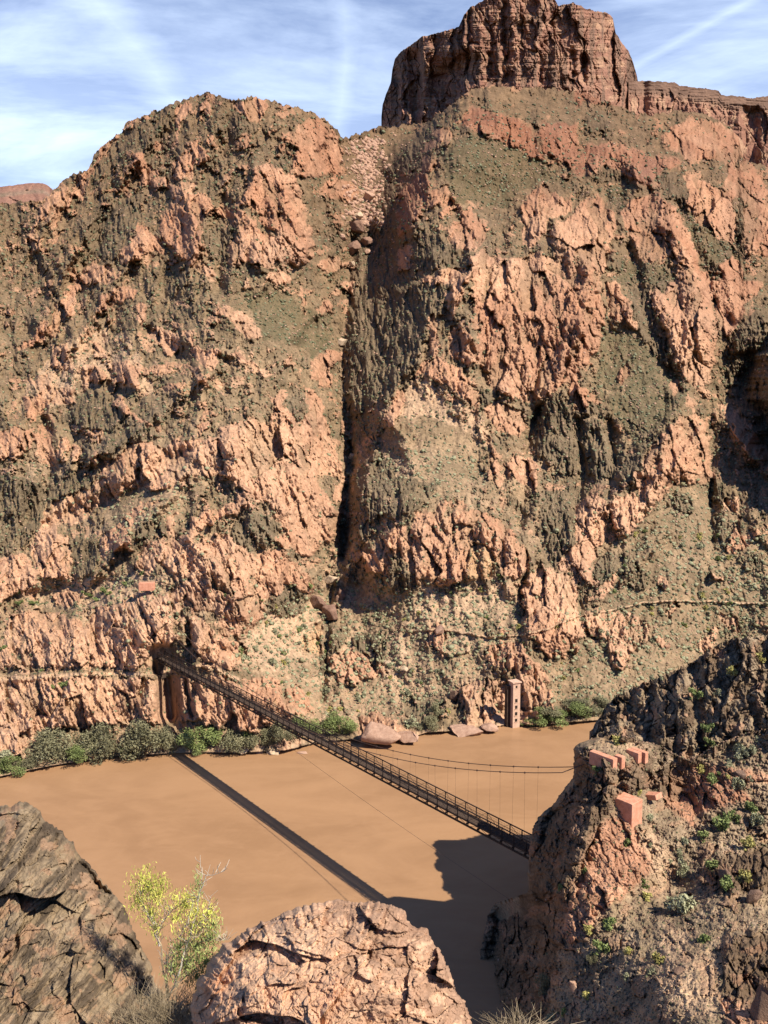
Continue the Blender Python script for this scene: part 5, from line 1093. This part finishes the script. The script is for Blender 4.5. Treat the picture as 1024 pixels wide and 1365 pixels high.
def closed_rock(name, outline, ctr, Yc, bulge, na, nrr, hfun, mat, maskfun, tiltv=0.0, jag=2.0):
    pts = np.array(outline + outline[:1], float); sg = np.hypot(*np.diff(pts, axis=0).T); cum = np.concatenate([[0], np.cumsum(sg)]); t = np.linspace(0, cum[-1], na, endpoint=False)
    ox = np.interp(t, cum, pts[:, 0]); oy = np.interp(t, cum, pts[:, 1]); rr = np.concatenate([np.linspace(.004, 1, nrr) ** .8, np.linspace(1, .02, 22)[1:]])[:, None]; back = np.concatenate([np.zeros(nrr), np.ones(21)])[:, None]
    jg = 1 + ((fbm(t / 26, t * 0, 950, 6, .62) * 1.3 + facet(t / 22, t * 0 + .5, 955)[0] * 2.2 + facet(t / 7, t * 0 + .5, 958)[0] * .8) * jag / 150)[None] * rr ** 4
    U = ctr[0] + (ox - ctr[0])[None] * rr * jg; V = ctr[1] + (oy - ctr[1])[None] * rr * jg
    dome = np.sqrt(np.clip(1 - rr ** 2.6, 0, 1)); Y = Yc - bulge * dome * np.where(back > 0, -1.0, 1) + tiltv * (V - ctr[1]) / F * Yc
    h = hfun(U, V) * np.clip((1 - rr) * 30, 0, 1) * (1 - back); Y = Y * (1 - h / F); P = unproj(U, V, Y); Fc = gridfaces(P.shape[0], na, wrap=True)
    mk, ti = maskfun(U, V, h); o = mesh_np(name, P.reshape(-1, 3), Fc, mat, attrs={'mask': mk.reshape(-1, 4), 'tint': ti.reshape(-1, 4)}); return o
def fg_h(U, V):
    a = rock(U, V, 120, .8, 32, 2000, 2, .6, .2); b_ = rock(U + 40, V, 44, .75, 30, 2010, 3, .75, .3); return a * .6 + b_ * .55 + rock(U, V, 9, 1, 10, 2030, 2, .8, .6) * .6 + fbm(U / 8, V / 8, 2040, 4, .6) * .7
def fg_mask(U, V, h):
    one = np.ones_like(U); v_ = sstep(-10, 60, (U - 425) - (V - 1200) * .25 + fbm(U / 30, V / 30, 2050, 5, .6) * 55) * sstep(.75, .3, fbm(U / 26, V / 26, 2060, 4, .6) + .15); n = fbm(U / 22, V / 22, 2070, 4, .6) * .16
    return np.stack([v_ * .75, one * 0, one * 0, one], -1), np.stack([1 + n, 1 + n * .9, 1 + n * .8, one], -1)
M_fg = rock_mat('pink_foreground_rock', (.42, .245, .150), (.55, .355, .225), (.45, .235, .135), (.20, .118, .076), 2.2, .02)
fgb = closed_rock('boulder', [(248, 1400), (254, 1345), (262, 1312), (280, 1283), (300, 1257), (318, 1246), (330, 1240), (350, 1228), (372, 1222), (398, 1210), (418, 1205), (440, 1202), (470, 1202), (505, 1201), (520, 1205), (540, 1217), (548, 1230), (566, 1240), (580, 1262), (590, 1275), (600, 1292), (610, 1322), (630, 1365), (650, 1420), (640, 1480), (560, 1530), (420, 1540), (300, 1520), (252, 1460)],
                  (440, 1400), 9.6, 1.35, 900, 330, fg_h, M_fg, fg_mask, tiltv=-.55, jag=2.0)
tag(fgb, 'huge cracked pink boulder in the foreground at the bottom centre', 'boulder')
def lr_h(U, V):
    x, y = rot(U, V, 0); s = rock(U, V, 60, 3.0, -38, 2100, 3, .62, .3) * .75 + rock(U, V, 13, 3.0, -40, 2120, 3, .9, 1.2) * .75 + fbm(U / 8, V / 8, 2130, 4, .6) * 1.2; return s + rock(U, V, 110, 1.2, -40, 2140, 1, .6, .1)
def lr_mask(U, V, h):
    one = np.ones_like(U); x, y = rot(U, V, -38); n = fbm(x / 11, y / 90, 2150, 5, .6); dk = sstep(-.1, .35, n + fbm(U / 50, V / 50, 2160, 3) * .6); pk = sstep(.3, .5, fbm(U / 34, V / 30, 2170, 4, .6) + .5 * np.exp(-((U - 10) ** 2 + (V - 1262) ** 2) / 900)); n2 = fbm(U / 26, V / 26, 2180, 4, .6) * .2
    return np.stack([dk * (1 - pk), pk * .8, one * 0, one], -1), np.stack([1 + n2, 1 + n2, 1 + n2 * .9, one], -1)
M_lr = rock_mat('schist_foreground_rock', (.165, .116, .068), (.26, .19, .118), (.25, .15, .09), (.078, .056, .036), 2.0, .02, rotd=(0, 35, 0), scl=(1, 1, .35))
flr = closed_rock('rock_outcrop', [(-90, 1100), (-40, 1082), (0, 1078), (12, 1073), (30, 1071), (48, 1076), (56, 1088), (72, 1100), (84, 1112), (100, 1126), (108, 1145), (124, 1160), (136, 1176), (150, 1190), (160, 1206), (172, 1222), (178, 1240), (190, 1262), (202, 1292), (214, 1325), (222, 1372), (215, 1450), (150, 1520), (0, 1560), (-120, 1520), (-150, 1300)],
                  (20, 1330), 11.6, 1.5, 900, 330, lr_h, M_lr, lr_mask, tiltv=-.9, jag=2.0)
tag(flr, 'dark grey brown layered rock outcrop in the lower left foreground', 'rock outcrop')
led = closed_rock('ledge', [(90, 1360), (170, 1322), (205, 1330), (250, 1338), (300, 1330), (400, 1380), (520, 1420), (600, 1500), (560, 1620), (300, 1680), (0, 1640), (20, 1450)], (300, 1500), 11.6, 2.2, 300, 90, lambda U, V: fbm(U / 14, V / 14, 2200, 5, .6) * 3, M_lr, lr_mask, tiltv=-1.2, jag=2)
tag(led, 'dusty ledge of ground between the foreground rocks', 'ledge', kind='structure')

# ------------------------------------------------------------------ foreground shrub, dry tuft and bare shrub
YS = 10.6
def q_(u, v, Y=YS): return unproj(np.array(float(u)), np.array(float(v)), np.array(float(Y)))
base = q_(225, 1332); shrub = empty('desert_shrub', tuple(base)); tag(shrub, 'yellow green leafy shrub with pale stems beside the left foreground rock', 'shrub')
def local(o): o.parent = shrub; o.matrix_parent_inverse = Matrix.Translation(-Vector(shrub.location)); return o
stems = [[(225, 1332), (222, 1290), (228, 1262)], [(225, 1332), (238, 1300), (246, 1268), (262, 1215), (268, 1180), (267, 1140)], [(236, 1316), (232, 1300), (222, 1280)], [(222, 1330), (214, 1260), (205, 1230), (196, 1190)], [(214, 1262), (206, 1236), (200, 1215)], [(210, 1240), (222, 1222), (245, 1200)], [(240, 1290), (256, 1250), (275, 1240)], [(226, 1300), (232, 1270), (250, 1255)], [(262, 1200), (275, 1168), (299, 1161)], [(246, 1268), (268, 1240), (282, 1218)], [(205, 1232), (190, 1205), (184, 1180)], [(236, 1250), (252, 1230), (258, 1200)], [(240, 1290), (250, 1285), (258, 1292)], [(252, 1245), (275, 1222), (280, 1199)], [(236, 1310), (250, 1300), (256, 1306)], [(260, 1255), (288, 1254), (305, 1253)]]
for i, st in enumerate(stems):
    m = MB(); n = len(st); pts = []
    for j, (u, v) in enumerate(st): pts.append(q_(u, v, YS + (rnd.random() - .5) * .35 * (j > 0)))
    fine = []
    for j in range(n - 1):
        for t in (0, .33, .66): fine.append(pts[j] * (1 - t) + pts[j + 1] * t + nr.normal(size=3) * .012)
    fine.append(pts[-1]); m.tube(fine, list(np.linspace(.016 if i < 5 else .009, .003, len(fine))), 5); local(m.build('stem', M_stem if i % 3 else M_straw))
tw = MB(); q5 = random.Random(8)
for i in range(300):
    st = q5.choice(stems); j = q5.randrange(len(st) - 1); t = q5.random(); u = st[j][0] * (1 - t) + st[j + 1][0] * t; v = st[j][1] * (1 - t) + st[j + 1][1] * t; a = q5.uniform(-2.6, -.5); L_ = q5.uniform(6, 22)
    p0 = q_(u, v); p1 = q_(u + math.cos(a) * L_, v + math.sin(a) * L_, YS + q5.uniform(-.25, .25)); tw.tube([p0, (p0 + p1) / 2 + nr.normal(size=3) * .015, p1], [.0045, .0035, .002], 3)
local(tw.build('brush', M_stem))
for cl, nm, mt, n in (([(196, 1183, 26, 30), (186, 1200, 18, 24), (212, 1192, 20, 24), (200, 1216, 18, 18), (192, 1170, 14, 14), (214, 1178, 12, 12), (208, 1236, 12, 18)], 'foliage', M_bright, 2500), ([(246, 1206, 24, 20), (262, 1214, 20, 18), (280, 1216, 14, 16), (236, 1224, 16, 12), (250, 1196, 16, 12), (258, 1236, 22, 16)], 'foliage', M_bright, 1700), ([(262, 1262, 28, 30), (274, 1282, 22, 28), (250, 1284, 24, 28), (280, 1250, 20, 24), (240, 1262, 16, 24), (262, 1302, 24, 20), (284, 1232, 14, 18), (264, 1178, 8, 22), (232, 1290, 16, 22)], 'foliage', M_fresh, 4600)):
    cs = [q_(a, b_, YS) for a, b_, c_, d_ in cl]; rd = [(c_ * YS / F * 1.05, .17, d_ * YS / F * 1.05) for a, b_, c_, d_ in cl]; V, Fc = leaves(cs, rd, n, .027, 70 + n, .5, .9, soft=True); local(mesh_np(nm, V, Fc, mt))
def tuft(name, base, spread, height, n, mat, label, seed, r=.004, lean=1.0, cat='grass tuft'):
    q6 = random.Random(seed); m = MB(); base = np.array(base)
    for i in range(n):
        b0 = base + np.array((q6.gauss(0, spread * .3), q6.gauss(0, spread * .2), 0)); a = q6.uniform(0, 6.28); l = height * q6.uniform(.5, 1.1); d = np.array((math.cos(a) * lean * q6.random(), math.sin(a) * lean * q6.random() * .6, 1.0)); d /= np.linalg.norm(d)
        k1 = b0 + d * l * .5; k2 = b0 + d * l + np.array((math.cos(a), math.sin(a) * .5, -.3)) * l * .25 * lean; m.tube([b0, k1, k2], [r, r * .8, r * .3], 3)
        if q6.random() < .6: k3 = k1 + (k2 - k1) * .6 + np.array((q6.uniform(-1, 1), q6.uniform(-1, 1), q6.uniform(0, 1))) * l * .22; m.tube([k1, k3], [r * .7, r * .3], 3)
    o = m.build(name, mat); tag(o, label, cat); return o
tuft('dry_grass_tuft', q_(222, 1372, 9.9), .95, .52, 620, M_straw, 'dry brown grass tuft at the foot of the yellow green shrub', 3)
tuft('bare_shrub', q_(690, 1388, 11.5) * 1.0, .7, .5, 150, M_straw, 'leafless pale twiggy shrub at the bottom edge right of the pink boulder', 5, .005, 1.6, 'shrub')
# the bare shrub stands on a small rock knob just below the frame
kn = closed_rock('small_boulder', [(610, 1395), (660, 1378), (720, 1380), (770, 1396), (790, 1440), (700, 1520), (600, 1500)], (690, 1440), 11.7, .6, 200, 60, lambda U, V: fbm(U / 14, V / 14, 2300, 5, .6) * 3, M_lr, lr_mask)
tag(kn, 'small rock knob under the leafless twiggy shrub at the bottom edge', 'rock')
